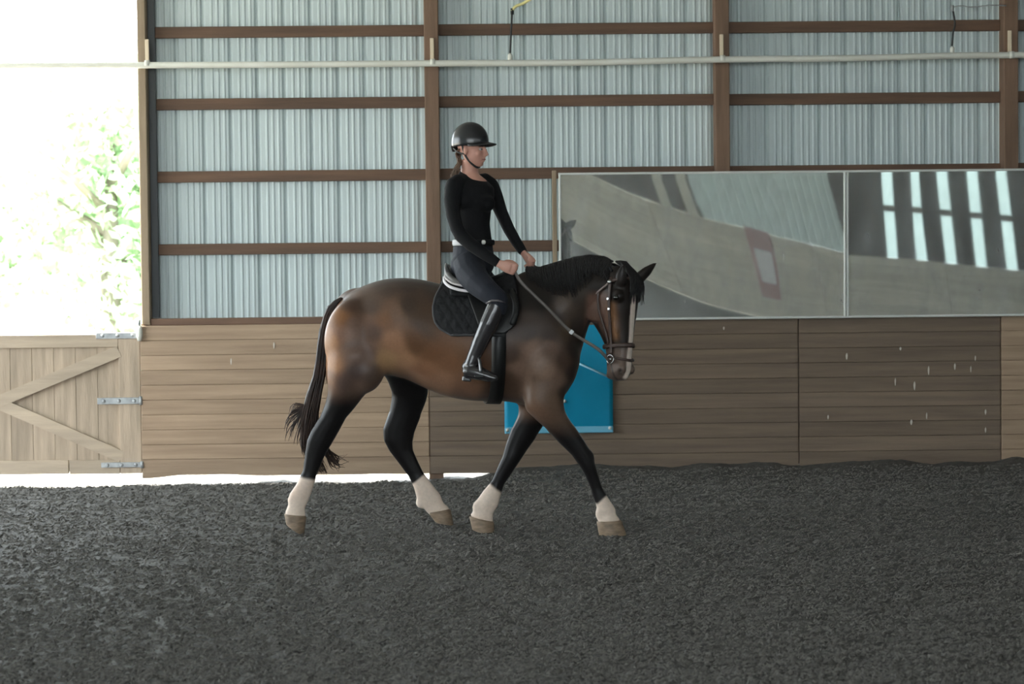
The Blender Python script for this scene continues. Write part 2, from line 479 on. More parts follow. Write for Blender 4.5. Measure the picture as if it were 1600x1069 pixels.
# the pieces carry world coordinates: children sit under the empty
y0, y1 = YW-0.03, YW-0.001
def gpart(name, m_, *boxes, **kw):
    mb = MB()
    for b in boxes: mb.box(*b, bev=0.004)
    return mb.obj(name, m_, gate)
gpart('stile', M_GATE, (GXS, GX1, y0, y1+0.025, GB, GT))
zr = wz(720, 60)
xs = wx(109, 730)
gpart('rail', M_GATE_H, (xs+0.003, GXS-0.002, y0, y1, GB, zr))
gpart('rail', M_GATE_H, (OPX0+0.1, xs-0.003, y0, y1, GB+0.004, zr+0.003))
zt = GT-0.11
gpart('rail', M_GATE_H, (OPX0+0.1, GXS-0.002, y0+0.006, y1, zt, GT))
gpart('stile', M_GATE, (OPX0+0.1, OPX0+0.25, y0, y1+0.025, GB, GT))
def slanted(p, q, half, name, dy=0.0):
    p = Vector(p); q = Vector(q); d = (q-p).normalized(); nrm = Vector((-d.z, 0, d.x))*half
    a = [p+nrm, q+nrm, q-nrm, p-nrm]
    vv = [Vector((w.x, y0-0.004+dy, w.z)) for w in a]+[Vector((w.x, y1, w.z)) for w in a]
    return MB().add(vv, [(0, 1, 2, 3), (7, 6, 5, 4), (0, 4, 5, 1), (1, 5, 6, 2), (2, 6, 7, 3), (3, 7, 4, 0)]).obj(name, M_GATE_H, gate)
A = P(-6, 629, YW-0.03)
slanted(A, P(186, 549, YW-0.03), 0.05, 'brace')
slanted(A+Vector((0, 0.004, 0)), P(190, 714, YW-0.03), 0.05, 'brace', 0.003)
slanted(A, P(-190, 545, YW-0.03), 0.05, 'brace', 0.006)
slanted(A+Vector((0, 0.004, 0)), P(-190, 714, YW-0.03), 0.05, 'brace', 0.009)
for (pa, pb, py, hh) in ((150, 217, 525, 0.026), (152, 220, 627, 0.028), (158, 222, 727, 0.022)):
    a = P(pa, py, YW-0.04); b = P(pb, py, YW-0.04)
    mb = MB().box(a.x, b.x, YW-0.044, YW-0.034, a.z-hh, a.z+hh, bev=0.003)
    h_ = mb.obj('hinge', M_GALV, gate)
    for t in (0.15, 0.5, 0.85):
        c_ = a.lerp(b, t); MB().ball((c_.x, YW-0.045, a.z), (0.016, 0.008, 0.016), 10, 6).obj('bolt', M_GALV, h_, True)
    MB().tube([(b.x, YW-0.04, a.z-hh*1.3), (b.x, YW-0.04, a.z+hh*1.3)], 0.014, 10).obj('pin', M_GALV, h_, True)
gate_hook = thing('gate_latch_cap', 'small white rounded post cap beside the top gate hinge', 'cap', P(218, 533, YW-0.06))
MB().tube([P(218, 533, YW-0.06), P(218, 526, YW-0.06), P(218, 517, YW-0.06), P(217.5, 510, YW-0.06)], [0.018, 0.026, 0.026, 0.022], 12).obj('cap_body', M_PIPE, gate_hook, True)
MB().tube([P(217.5, 510, YW-0.06), P(217, 500, YW-0.06)], 0.012, 10).obj('rod', M_GALV, gate_hook, True)

# water pipe
pipe_pts = [(-700, 108), (-200, 103), (0, 102), (218, 101), (450, 100), (690, 98), (900, 97), (1130, 92), (1330, 90), (1490, 86), (1600, 85), (1900, 80), (2600, 70)]
pts = [P(a, b+1, YW-0.075) for a, b in pipe_pts]
wp = thing('water_pipe', 'long white plastic pipe running across the posts under the roof', 'pipe', pts[3])
MB().tube(spline(pts, 60), 0.027, 12).obj('pipe_run', M_PIPE, wp, True)
for px, py in ((230, 100), (676, 98), (1129, 92), (1580, 86)):
    p = P(px, py, YW-0.075)
    MB().box(p.x-0.02, p.x+0.012, YW-0.052, YW-0.034, p.z-0.02, p.z+0.21, bev=0.003).obj('hanger_strap', mat('pale_strap', (0.66, 0.55, 0.40), 0.5), wp)
    MB().tube([(p.x-0.02, p.y, p.z+0.001), (p.x+0.02, p.y, p.z+0.001)], 0.031, 12).obj('coupling', M_PIPE, wp, True)
for i, (px, py, lab) in enumerate(((797, 90, 'thin black hose with yellow lead dropping to the pipe behind the rider'), (1488, 79, 'short black hose hanging to the pipe at upper right'))):
    Y = YW-0.075
    h = thing('hanging_hose', lab, 'hose', P(px, py, Y), 'hoses over the water pipe')
    if i == 0:
        track = [(797, 86), (798, 60), (799, 40), (800, 17)]
    else:
        track = [(1487, 76), (1489, 52), (1492, 36), (1488, 12)]
    MB().tube(spline([P(a, b, Y) for a, b in track], 14), 0.0085, 8).obj('hose', M_BLACK_RUBBER, h, True)
    p = P(px, py, Y)
    MB().tube([p+Vector((0, 0, -0.02)), p+Vector((0, 0, 0.02)), p+Vector((0, 0, 0.035))], [0.02, 0.02, 0.012], 10).obj('fitting', M_PIPE, h, True)
    e = P(*track[-1], Y)
    MB().tube([e+Vector((0, 0, -0.03)), e+Vector((0, 0, 0.02))], 0.014, 8).obj('connector', M_BLACK_RUBBER if i == 0 else M_GALV, h, True)
    if i == 0:
        MB().tube(spline([P(799, 17, Y), P(806, 10, Y), P(818, 5, Y), P(832, -4, Y-0.05), P(850, -20, Y-0.1)], 14), 0.013, 8).obj('yellow_lead', M_YELLOW, h, True)
    else:
        MB().tube(spline([P(1487, 12, Y), P(1500, 9, Y), P(1520, 11, Y), P(1550, 8, Y), P(1572, 9, Y)], 14), 0.005, 8).obj('upper_lead', M_GALV, h, True)

# arena mirrors: two gently twisted sheets in thin white frames
def mirror_material():
    m = bpy.data.materials.new('dusty_mirror'); m.use_nodes = True
    N = m.node_tree.nodes; L = m.node_tree.links
    b = N['Principled BSDF']
    b.inputs['Metallic'].default_value = 1.0; b.inputs['Roughness'].default_value = 0.02
    b.inputs['Base Color'].default_value = (0.90, 0.94, 0.93, 1)
    d = N.new('ShaderNodeBsdfDiffuse'); d.inputs['Color'].default_value = (0.68, 0.715, 0.70, 1)
    mix = N.new('ShaderNodeMixShader')
    tc = N.new('ShaderNodeTexCoord')
    mp = N.new('ShaderNodeMapping'); mp.inputs['Scale'].default_value = (4, 1, 1.5)
    nz = N.new('ShaderNodeTexNoise'); nz.inputs['Scale'].default_value = 1.6; nz.inputs['Detail'].default_value = 7; nz.inputs['Roughness'].default_value = 0.65
    mr = N.new('ShaderNodeMapRange'); mr.inputs['From Min'].default_value = 0.42; mr.inputs['From Max'].default_value = 0.75
    mr.inputs['To Min'].default_value = 0.16; mr.inputs['To Max'].default_value = 0.34
    L.new(tc.outputs['Object'], mp.inputs['Vector']); L.new(mp.outputs['Vector'], nz.inputs['Vector'])
    L.new(nz.outputs['Fac'], mr.inputs['Value']); L.new(mr.outputs[0], mix.inputs['Fac'])
    L.new(b.outputs[0], mix.inputs[1]); L.new(d.outputs[0], mix.inputs[2])
    L.new(mix.outputs[0], N['Material Output'].inputs['Surface'])
    return m
M_MIRROR = mirror_material()
M_FRAME = mat('white_mirror_edge', (0.66, 0.67, 0.64), 0.5)
mz0, mz1 = wz(500, 1000, 16.9), wz(270, 1000, 16.9)
m_x0 = wx(873, 380, 16.9)
m_x1 = wx(1322, 380, 16.9)
m_x2 = m_x1+(m_x1-m_x0)
def make_mirror(xa, xb, tilts, name, label, wob):
    o0 = thing(name, label, 'mirror', ((xa+xb)/2, YW-0.06, mz0), 'arena mirrors')
    nx, nz_ = 48, 20
    zc = (mz0+mz1)/2
    def surf(x, z, off=0.0):
        t = (x-xa)/(xb-xa)
        a = float(np.interp(t, np.linspace(0, 1, len(tilts)), tilts))
        return (x, YW-0.105 - a*(z-zc) + wob*0.004*math.sin(t*7.0+z*2.1)*1.0 + off, z)
    e = 0.012
    v = []; f = []
    for i in range(nx+1):
        for k in range(nz_+1):
            v.append(surf(xa+e+(xb-xa-2*e)*i/nx, mz0+e+(mz1-mz0-2*e)*k/nz_))
    for i in range(nx):
        for k in range(nz_):
            a = i*(nz_+1)+k; f.append((a, a+nz_+1, a+nz_+2, a+1))
    n = len(v); v2 = [(p[0], p[1]+0.004, p[2]) for p in v]
    f2 = [tuple(q+n for q in reversed(r)) for r in f]
    link('mirror_sheet', mesh_from(v+v2, f+f2, True), M_MIRROR, o0)
    def strip(pts, nm):
        MB().tube([Vector(p) for p in pts], 0.010, 6).obj(nm, M_FRAME, o0)
    strip([surf(xa+(xb-xa)*i/20, mz0+0.006, 0.0) for i in range(21)], 'frame_strip')
    strip([surf(xa+(xb-xa)*i/20, mz1-0.006, 0.0) for i in range(21)], 'frame_strip')
    strip([surf(xa+0.0115, mz0+(mz1-mz0)*i/8, 0.0) for i in range(9)], 'frame_strip')
    strip([surf(xb-0.0115, mz0+(mz1-mz0)*i/8, 0.0) for i in range(9)], 'frame_strip')
    return o0
make_mirror(m_x0, m_x1, [0.064, 0.047, 0.033, 0.022, 0.015], 'arena_mirror', 'large dusty mirror directly behind the horse\'s head', 0.25)
make_mirror(m_x1, m_x2, [0.0145, 0.0125, 0.0085, 0.004, 0.002], 'arena_mirror', 'large dusty mirror at right edge showing bright vertical bars', 0.06)
o = MB().box(wx(868, 380)-0.025, wx(868, 380)+0.012, YW-0.06, YW+0.02, mz0, mz1+0.03, bev=0.003).obj('mirror_batten', M_JAMB, wall_back)

# blue sheet pinned to the planks
bx0, bx1 = wx(788, 640), wx(957, 640)
bz0, bz1 = wz(675, 870), wz(508, 870)
ban = thing('blue_banner', 'bright blue vinyl sheet pinned on the planks behind the horse', 'banner', ((bx0+bx1)/2, YW-0.06, bz0))
nx, nz_ = 24, 24
v = []; f = []
for i in range(nx+1):
    for k in range(nz_+1):
        u, w = i/nx, k/nz_
        x = bx0+(bx1-bx0)*u; z = bz0+(bz1-bz0)*w
        bul = 0.02*math.sin(math.pi*u)*math.sin(math.pi*w)+0.006*noise.noise(Vector((x*5, z*5, 0)))
        v.append((x, YW-0.065-bul, z))
for i in range(nx):
    for k in range(nz_):
        a = i*(nz_+1)+k; f.append((a, a+nz_+1, a+nz_+2, a+1))
M_BLUE = mat('blue_vinyl', (0.002, 0.27, 0.45), 0.45, spec=0.25, noise_scale=3, color2=(0.002, 0.23, 0.39), bump=0.15, bump_scale=9)
me = with_mods(mesh_from(v, f), [('SOLIDIFY', dict(thickness=0.006))])
link('sheet', me, M_BLUE, ban)
M_BLUE2 = mat('pale_blue_hem', (0.16, 0.48, 0.66), 0.4)
MB().box(bx0, bx1, YW-0.08, YW-0.062, bz0-0.006, bz0+0.05, bev=0.006).obj('hem', M_BLUE2, ban)
a = P(900, 566, YW-0.09); b = P(957, 592, YW-0.075)
MB().tube([a, a.lerp(b, 0.5), b], 0.009, 8).obj('fold_strip', mat('pale_cyan_fold', (0.30, 0.58, 0.72), 0.4), ban, True)
for px, py in ((953, 669), (793, 672), (882, 627)):
    p = P(px, py, YW-0.085); MB().ball(p, (0.014, 0.012, 0.016), 10, 6).obj('pin', M_PIPE, ban, True)

# white scuff marks low on the right planks are paint chips in the boards
M_SCUFF = mat('white_scuff', (0.60, 0.56, 0.49), 0.8)
scuffs = [(428, 540, 6), (361, 565, 6), (1323, 557, 6), (1399, 597, 7), (1429, 603, 8), (1451, 579, 8), (1448, 650, 6), (1492, 573, 6), (1517, 577, 6), (1540, 644, 5), (1540, 672, 5), (1524, 560, 5), (1131, 513, 3), (1424, 660, 5), (1294, 652, 4), (1577, 595, 6), (1407, 545, 3)]
for px, py, h in scuffs:
    a = P(px, py, YW-0.0475)
    w = random.uniform(0.006, 0.012); hh = h/184*0.9
    vv = [a+Vector((dx*w, 0, dz*hh)) for dx, dz in ((-0.5, -0.7), (0.1, -1.0), (0.6, -0.5), (0.9, 0.3), (0.3, 1.0), (-0.5, 0.7), (-0.9, 0.1))]
    n = len(vv)
    vv2 = [p+Vector((0, 0.006, 0)) for p in vv]
    MB().add(vv+vv2, [tuple(range(n)), tuple(range(2*n-1, n-1, -1))]+[(i, (i+1) % n, n+(i+1) % n, n+i) for i in range(n)]).obj('paint_chip', M_SCUFF, wall_back)
# things along the near wall that the mirrors pick up
sg = thing('wall_sign', 'red and white paper sign reflected low in the big mirror', 'sign', (4.95, Y_N+0.03, 0.4))
MB().box(4.76, 5.14, Y_N+0.004, Y_N+0.02, 0.35, 1.45, bev=0.002).obj('sign_board', mat('faded_red', (0.40, 0.22, 0.21), 0.6), sg)
MB().box(4.82, 5.08, Y_N+0.02, Y_N+0.026, 0.6, 1.12, bev=0.002).obj('sign_panel', mat('sign_white', (0.72, 0.68, 0.68), 0.6), sg)
sg = thing('grey_panel', 'slim blue grey panel reflected at the mirror\'s upper left', 'panel', (1.75, Y_N+0.03, 0.4))
MB().box(1.62, 1.87, Y_N+0.004, Y_N+0.03, 0.62, 1.22, bev=0.003).obj('panel_face', mat('slate_blue', (0.22, 0.27, 0.31), 0.5), sg)

# ------------------------------------------------------------------ outside
def struct(o): o['kind'] = 'structure'; return o
nx = 60
v = []; f = []
XX = np.linspace(-60, 60, 41); YY = np.concatenate([np.linspace(YW+0.02, 30, 20), np.linspace(32, 120, 12)])
for y in YY:
    for x in XX: v.append((x, y, -0.16+0.03*noise.noise(Vector((x*0.5, y*0.5, 0)))+0.02*max(0, y-30)))
for j in range(len(YY)-1):
    for i in range(len(XX)-1):
        a = j*len(XX)+i; f.append((a, a+1, a+len(XX)+1, a+len(XX)))
M_YARD = mat('pale_gravel_yard', (0.58, 0.55, 0.48), 0.9, noise_scale=2, color2=(0.50, 0.48, 0.40))
struct(link('yard_ground', mesh_from(v, f, True), M_YARD))
struct(link('yard_ground_left', mesh_from([(-70, -60, -0.2), (X_L-0.05, -60, -0.2), (X_L-0.05, YW+0.02, -0.2), (-70, YW+0.02, -0.2)], [(0, 1, 2, 3)]), M_YARD))
struct(link('yard_ground_front', mesh_from([(X_L-0.05, -60, -0.2), (60, -60, -0.2), (60, Y_N-0.11, -0.2), (X_L-0.05, Y_N-0.11, -0.2)], [(0, 1, 2, 3)]), M_YARD))
struct(link('yard_ground_right', mesh_from([(X_R+0.2, Y_N-0.11, -0.2), (60, Y_N-0.11, -0.2), (60, YW+0.02, -0.2), (X_R+0.2, YW+0.02, -0.2)], [(0, 1, 2, 3)]), M_YARD))
M_LEAF = mat('pale_green_leaf', (0.50, 0.66, 0.42), 0.5, noise_scale=0.6, color2=(0.42, 0.60, 0.36))
M_BARK = mat('grey_bark', (0.30, 0.26, 0.21), 0.9, noise_scale=6, stretch=(1, 1, 0.2), color2=(0.2, 0.17, 0.14))
def tree(x, y, h, r, n, label, low=0.12):
    t = thing('leafy_tree', label, 'tree', (x, y, -0.1), 'trees beyond the gate')
    base = Vector((x, y, -0.2))
    tr = MB().tube([base, base+Vector((0.05, 0, h*0.3)), base+Vector((0.1, 0.05, h*0.75))], [r*0.09, r*0.07, r*0.02], 8)
    for k in range(6):
        a = k*1.05; p = base+Vector((0.05, 0, h*(0.25+0.06*k)))
        tr.tube([p, p+Vector((math.cos(a)*r*0.4, math.sin(a)*r*0.4, r*0.25)), p+Vector((math.cos(a)*r*0.7, math.sin(a)*r*0.7, r*0.4))], [r*0.035, r*0.025, r*0.008], 6)
    tr.obj('trunk', M_BARK, t, True)
    # clustered leaf blades
    nc = 40
    cl = rng.normal(0, 1, (nc, 3)); cl /= np.linalg.norm(cl, axis=1)[:, None]
    cl *= (rng.random(nc)**0.4)[:, None]
    cen = np.array([x, y, h*(0.5+low*0.5)])+cl*np.array([r, r, h*(0.5-low*0.5)])*0.85
    w = rng.integers(0, nc, n)
    c0 = cen[w]+rng.normal(0, r*0.17, (n, 3))
    d = rng.normal(0, 1, (n, 3)); d /= np.linalg.norm(d, axis=1)[:, None]
    e = np.cross(d, rng.normal(0, 1, (n, 3))); e /= np.linalg.norm(e, axis=1)[:, None]
    s = rng.uniform(0.09, 0.2, n)[:, None]
    q = np.stack([c0-d*s, c0+e*s*0.45, c0+d*s, c0-e*s*0.45], 1).reshape(-1, 3)
    me = bpy.data.meshes.new('crown'); me.from_pydata(q.tolist(), [], (np.arange(n)[:, None]*4+np.arange(4)).tolist()); me.update()
    cr = link('crown', me, M_LEAF, t); cr['kind'] = 'stuff'
tree(-6.6, 36, 6.2, 2.6, 5200, 'pale sunlit tree outside nearest the open bay\'s post', 0.0)
tree(-10.2, 40, 6.0, 2.8, 5200, 'pale sunlit tree outside at the left edge of the photo', 0.0)
tree(-8.9, 52, 6.9, 3.4, 5200, 'pale sunlit tree outside between the two nearer trees', 0.0)
# ------------------------------------------------------------------ horse
PXM = 1/245.0
def axisY(px):                      # depth of the horse's middle line along its length
    return float(np.interp(px, [480, 560, 700, 860, 950], [13.02, 12.98, 12.86, 12.74, 12.68]))
# px, top, bottom, half width
TORSO = [(509, 535, 596, 0.07), (514, 500, 606, 0.125), (524, 478, 615, 0.17), (540, 461, 618, 0.215), (560, 449.5, 612, 0.25), (580, 441.5, 600, 0.272),
         (602, 435.5, 585, 0.285), (632, 433.5, 590, 0.29), (662, 437, 606, 0.295), (690, 444, 618, 0.31), (720, 451, 624.5, 0.325),
         (745, 452, 627, 0.325), (770, 447, 626.5, 0.315), (795, 437, 628, 0.30), (815, 427, 632, 0.285), (835, 422, 637, 0.27),
         (855, 430, 638, 0.25), (872, 455, 630, 0.225), (886, 485, 612, 0.19), (897, 510, 592, 0.14), (904, 535, 572, 0.08)]
def torso_pt(px, ang, infl=0.0):
    """ang 0 = top, 90 deg = near flank, 180 = belly"""
    t, b, w = interp(TORSO, px, 1), interp(TORSO, px, 2), interp(TORSO, px, 3)
    Y = axisY(px)
    T = P(px, t, Y); B = P(px, b, Y); c = (T+B)/2; h = (T-B)/2
    ca, sa = math.cos(ang), math.sin(ang)
    n = 2.25
    k = (abs(ca)**n+abs(sa)**n)**(-1/n)
    # widest a little below the middle; narrower towards the withers
    wloc = w*(1.0-0.10*max(0, ca)**1.5)
    rad = h.length
    return c+h*(ca*k*(1+infl/rad))+Vector((0.12, -0.993, 0))*(sa*k*(wloc+infl))
def torso_ring(px, n=28, infl=0.0): return [torso_pt(px, 2*math.pi*k/n, infl) for k in range(n)]
def torso_ang(px, py, infl=0.0):
    """angle on the near side that lies at image height py"""
    lo, hi = 0.02, math.pi-0.02
    for _ in range(26):
        m = (lo+hi)/2
        if pix(torso_pt(px, m, infl))[1] < py: lo = m
        else: hi = m
    return (lo+hi)/2
def limb(pairs, n=14):
    """rings spanned by pairs of outline points: x0 y0 x1 y1 depth halfdepth"""
    rings = []
    dense = []
    for i in range(len(pairs)-1):
        a, b = np.array(pairs[i], float), np.array(pairs[i+1], float)
        for t in (0, 0.5): dense.append(a*(1-t)+b*t)
    dense.append(np.array(pairs[-1], float))
    for x0, y0, x1, y1, Y, hd in dense:
        A, B = P(x0, y0, Y), P(x1, y1, Y); c = (A+B)/2; u = (B-A)/2
        rings.append([c+u*math.cos(2*math.pi*k/n)+Vector((0, -hd, 0))*math.sin(2*math.pi*k/n) for k in range(n)])
    return rings
YNH, YFH, YNF, YFF = 12.86, 13.12, 12.58, 12.84
NEAR_HIND = [(520, 520, 606, 520, 12.88, 0.14), (511, 556, 602, 552, 12.83, 0.14), (510, 589, 590, 587, YNH-0.03, 0.13), (512, 611, 574, 613, YNH-0.02, 0.108), (507, 632, 556, 637, YNH, 0.082),
             (497, 655, 539, 657, YNH, 0.062), (485, 675, 526, 681, YNH, 0.05), (479, 690, 516, 698, YNH, 0.044), (476, 711, 505, 718, YNH, 0.034),
             (473, 735, 495, 743, YNH, 0.029), (463, 756, 489, 764, YNH, 0.033), (452, 772, 484, 779, YNH, 0.037), (450, 789, 477, 794, YNH, 0.031), (445, 801, 478, 806, YNH, 0.037), (446, 808, 478, 812, YNH, 0.03)]
FAR_HIND = [(585, 540, 660, 560, 13.0, 0.10), (592, 575, 668, 596, 13.04, 0.11), (604, 594, 671, 611, YFH-0.04, 0.10), (612, 615, 667, 627, YFH, 0.088), (607, 645, 658, 650, YFH, 0.066),
            (598, 671, 648, 676, YFH, 0.052), (599, 688, 645, 692, YFH, 0.046), (608, 705, 646, 704, YFH, 0.038), (625, 727, 653, 720, YFH, 0.032), (639, 746, 661, 737, YFH, 0.029),
            (647, 764, 675, 756, YFH, 0.035), (652, 784, 688, 772, YFH, 0.039), (662, 795, 693, 785, YFH, 0.032), (667, 801, 702, 793, YFH, 0.036), (672, 806, 703, 799, YFH, 0.03)]
NEAR_FORE = [(815, 560, 892, 560, 12.64, 0.13), (815, 600, 888, 600, YNF+0.02, 0.12), (820, 641, 881, 628, YNF, 0.10), (837, 657, 884, 644, YNF, 0.082), (855, 673, 896, 663, YNF, 0.064),
             (875, 694, 911, 685, YNF, 0.053), (893, 711, 923, 705, YNF, 0.05), (906, 729, 930, 725, YNF, 0.047), (915, 745, 936, 746, YNF, 0.036),
             (923, 764, 941.5, 763, YNF, 0.029), (928, 781, 952, 780, YNF, 0.034), (933, 796, 962, 795, YNF, 0.039), (938.5, 805, 963, 804, YNF, 0.033), (934, 814, 969, 812, YNF, 0.043), (937, 819, 968, 818, YNF, 0.035)]
FAR_FORE = [(805, 570, 870, 580, 12.84, 0.10), (810, 620, 862, 630, YFF, 0.10), (810, 646, 855, 657, YFF, 0.085), (799, 669, 838, 684, YFF, 0.062), (790, 695, 824, 703, YFF, 0.051), (785, 713, 813, 720, YFF, 0.049),
            (776, 733, 800, 740, YFF, 0.037), (768, 752, 788, 757, YFF, 0.030), (754, 768, 783, 774, YFF, 0.035), (743, 784, 779, 790, YFF, 0.040), (741, 797, 771, 802, YFF, 0.033), (734, 805, 771, 814, YFF, 0.042), (738, 809, 770, 818, YFF, 0.035)]
hb = MB()
hb.loft([torso_ring(p) for p in np.concatenate([np.linspace(509, 540, 8), np.linspace(548, 880, 40), np.linspace(885, 904, 7)])])
for L_ in (NEAR_HIND, FAR_HIND, NEAR_FORE, FAR_FORE): hb.loft(limb(L_))
# muscle masses: haunch, stifle, shoulder, forearm root, breast
def blob(px, py, Y, rx, ry, rz, rot=0.0):
    hb.ball(P(px, py, Y), (rx, ry, rz), 18, 12, Matrix.Rotation(rot, 3, 'Y'))
blob(552, 530, 12.86, 0.19, 0.15, 0.27, 0.1); blob(575, 580, 12.80, 0.11, 0.11, 0.15, 0.35)
blob(566, 500, 13.1, 0.22, 0.14, 0.22); blob(850, 570, 12.60, 0.15, 0.13, 0.22, 0.25); blob(846, 625, 12.58, 0.11, 0.10, 0.12, 0.4)
blob(850, 575, 12.88, 0.15, 0.13, 0.22, 0.25); blob(884, 572, 12.64, 0.075, 0.11, 0.14); blob(884, 575, 12.78, 0.07, 0.10, 0.13)
blob(503, 680, YNH, 0.05, 0.045, 0.08, 0.3); blob(622, 682, YFH, 0.05, 0.045, 0.08, -0.1)
blob(456, 782, YNH, 0.035, 0.035, 0.045); blob(657, 786, YFH, 0.04, 0.036, 0.045); blob(936, 803, YNF, 0.03, 0.036, 0.05); blob(745, 792, YFF, 0.035, 0.036, 0.05)
blob(918, 716, YNF, 0.05, 0.045, 0.065); blob(800, 712, YFF, 0.05, 0.045, 0.065)
# neck: crest point, throat point, depth, half width
NECK = [(800, 432, 868, 600, 12.74, 0.21), (822, 421, 893, 588, 12.72, 0.195), (846, 421, 905, 562, 12.69, 0.165), (872, 413, 912, 536, 12.65, 0.135), (898, 405.5, 919, 512, 12.60, 0.115),
        (922, 402, 928, 494, 12.555, 0.10), (944, 405, 938, 482, 12.52, 0.092), (960, 414, 950, 472, 12.49, 0.085)]
def neck_ring(row, n=20, infl=0.0):
    cx, cy, tx, ty, Y, w = row
    A, B = P(cx, cy, Y), P(tx, ty, Y); c = (A+B)/2; h = (A-B)/2
    out = []
    for k in range(n):
        a = 2*math.pi*k/n; ca, sa = math.cos(a), math.sin(a)
        ww = w*(1-0.45*max(0, ca)**1.3)
        out.append(c+h*ca*(1+infl/h.length)+Vector((-0.25, -0.97, 0))*sa*(ww+infl))
    return out
def neck_row(t):
    s = t*(len(NECK)-1); i = min(int(s), len(NECK)-2); u = s-i
    return tuple(np.array(NECK[i])*(1-u)+np.array(NECK[i+1])*u)
hb.loft([neck_ring(neck_row(t)) for t in np.linspace(0, 1, 22)])
phase1 = fuse(hb, 0.012, 22, 0.6)
hb = MB().add([v.co.copy() for v in phase1.vertices], [tuple(p.vertices) for p in phase1.polygons])
for L_, k0 in ((NEAR_HIND, 5), (FAR_HIND, 4), (NEAR_FORE, 4), (FAR_FORE, 3)): hb.loft(limb(L_[k0:]))
hb.loft([neck_ring(neck_row(t), infl=-0.006) for t in np.linspace(0.55, 1, 10)])
# head in its own frame: d down the face, f to the front, s to the near side
PHI = math.radians(40)
HS = 1.045
H0 = P(966, 417, 12.50)
HD = Vector((0.0, -0.10, -1.0)).normalized()
HF = Vector((math.cos(PHI), -math.sin(PHI), 0)); HF = (HF-HD*HF.dot(HD)).normalized()
HSd = HF.cross(HD).normalized()
if HSd.y > 0: HSd = -HSd
# d, front, back, half width
HEAD = [(0.0, 0.045, -0.12, 0.06), (0.03, 0.075, -0.145, 0.082), (0.08, 0.098, -0.17, 0.098), (0.14, 0.110, -0.205, 0.108), (0.20, 0.112, -0.225, 0.108), (0.27, 0.106, -0.22, 0.098),
        (0.33, 0.098, -0.185, 0.083), (0.40, 0.09, -0.135, 0.068), (0.47, 0.082, -0.10, 0.058), (0.53, 0.077, -0.088, 0.056), (0.59, 0.072, -0.087, 0.061), (0.63, 0.062, -0.085, 0.062),
        (0.66, 0.045, -0.072, 0.052), (0.68, 0.02, -0.045, 0.03)]
def HP(d, f, s): return H0+(HD*d+HF*f+HSd*s)*HS
def head_pt(d, a, infl=0.0):
    fr, bk, w = interp(HEAD, d, 1), interp(HEAD, d, 2), interp(HEAD, d, 3)
    n = 2.5
    ca, sa = math.cos(a), math.sin(a); k = (abs(ca)**n+abs(sa)**n)**(-1/n)
    r = (fr if ca > 0 else -bk)+infl
    ww = w
    if ca < 0: ww = w*(1-0.30*abs(ca*k)**2)
    return HP(d, ca*k*r, sa*k*(ww+infl))
hb.loft([[head_pt(d, 2*math.pi*k/20) for k in range(20)] for d in np.linspace(0, 0.68, 30)])
RH = Matrix((HF, HSd, HD)).transposed()
def hblob(d, f, s, r): hb.ball(HP(d, f, s), r, 14, 9, RH)
for sg_ in (1, -1):
    hblob(0.185, 0.055, 0.088*sg_, (0.045, 0.03, 0.038))       # brow over the eye
    hblob(0.24, -0.11, 0.075*sg_, (0.105, 0.03, 0.10))         # jowl
    hblob(0.30, 0.03, 0.066*sg_, (0.02, 0.02, 0.13))           # facial crest
    hblob(0.615, 0.045, 0.045*sg_, (0.03, 0.024, 0.038))       # nostril wing
hblob(0.645, -0.06, 0, (0.035, 0.04, 0.028))                   # lower lip and chin
hblob(0.655, 0.005, 0, (0.055, 0.045, 0.03))
# ears
def ear(b, t, side, wv):
    b, t = Vector(b), Vector(t); d = (t-b); pts = [b-d*0.25, b, b+d*0.25, b+d*0.55, b+d*0.82, t]
    hb.tube(pts, [0.03, 0.036, 0.042, 0.036, 0.02, 0.004], 10, 0.6, ref=wv)
ear(P(968, 446, 12.385), P(974, 412, 12.36), 1, (1, -0.3, 0))
ear(P(993, 440, 12.50), P(1026, 410, 12.53), -1, (0.5, 0, 0.8))
horse_me = fuse(hb, 0.0085, 4, 0.5)
# coat: bay with a dark topline, black points, white socks and a blaze - own colours plus some painted rim light
n = len(horse_me.vertices)
V = np.empty(n*3); horse_me.vertices.foreach_get('co', V); V = V.reshape(-1, 3)
px, py = pix_np(V); Yv = V[:, 1]
def mixc(a, b, t): return a*(1-t[:, None])+b*t[:, None]
BROWN = np.array([0.185, 0.092, 0.050]); TAN = np.array([0.34, 0.185, 0.095]); DARK = np.array([0.030, 0.021, 0.017]); BLACK = np.array([0.0075, 0.007, 0.0078]); WHITE = np.array([0.70, 0.625, 0.565])
topl = np.interp(px, [r[0] for r in TORSO], [r[1] for r in TORSO]); botl = np.interp(px, [r[0] for r in TORSO], [r[2] for r in TORSO])
fr = (py-topl)/np.maximum(botl-topl, 40)
nzv = np.array([noise.noise(Vector(v)*3.0) for v in V])*0.5+np.array([noise.noise(Vector(v)*7.0) for v in V])*0.25
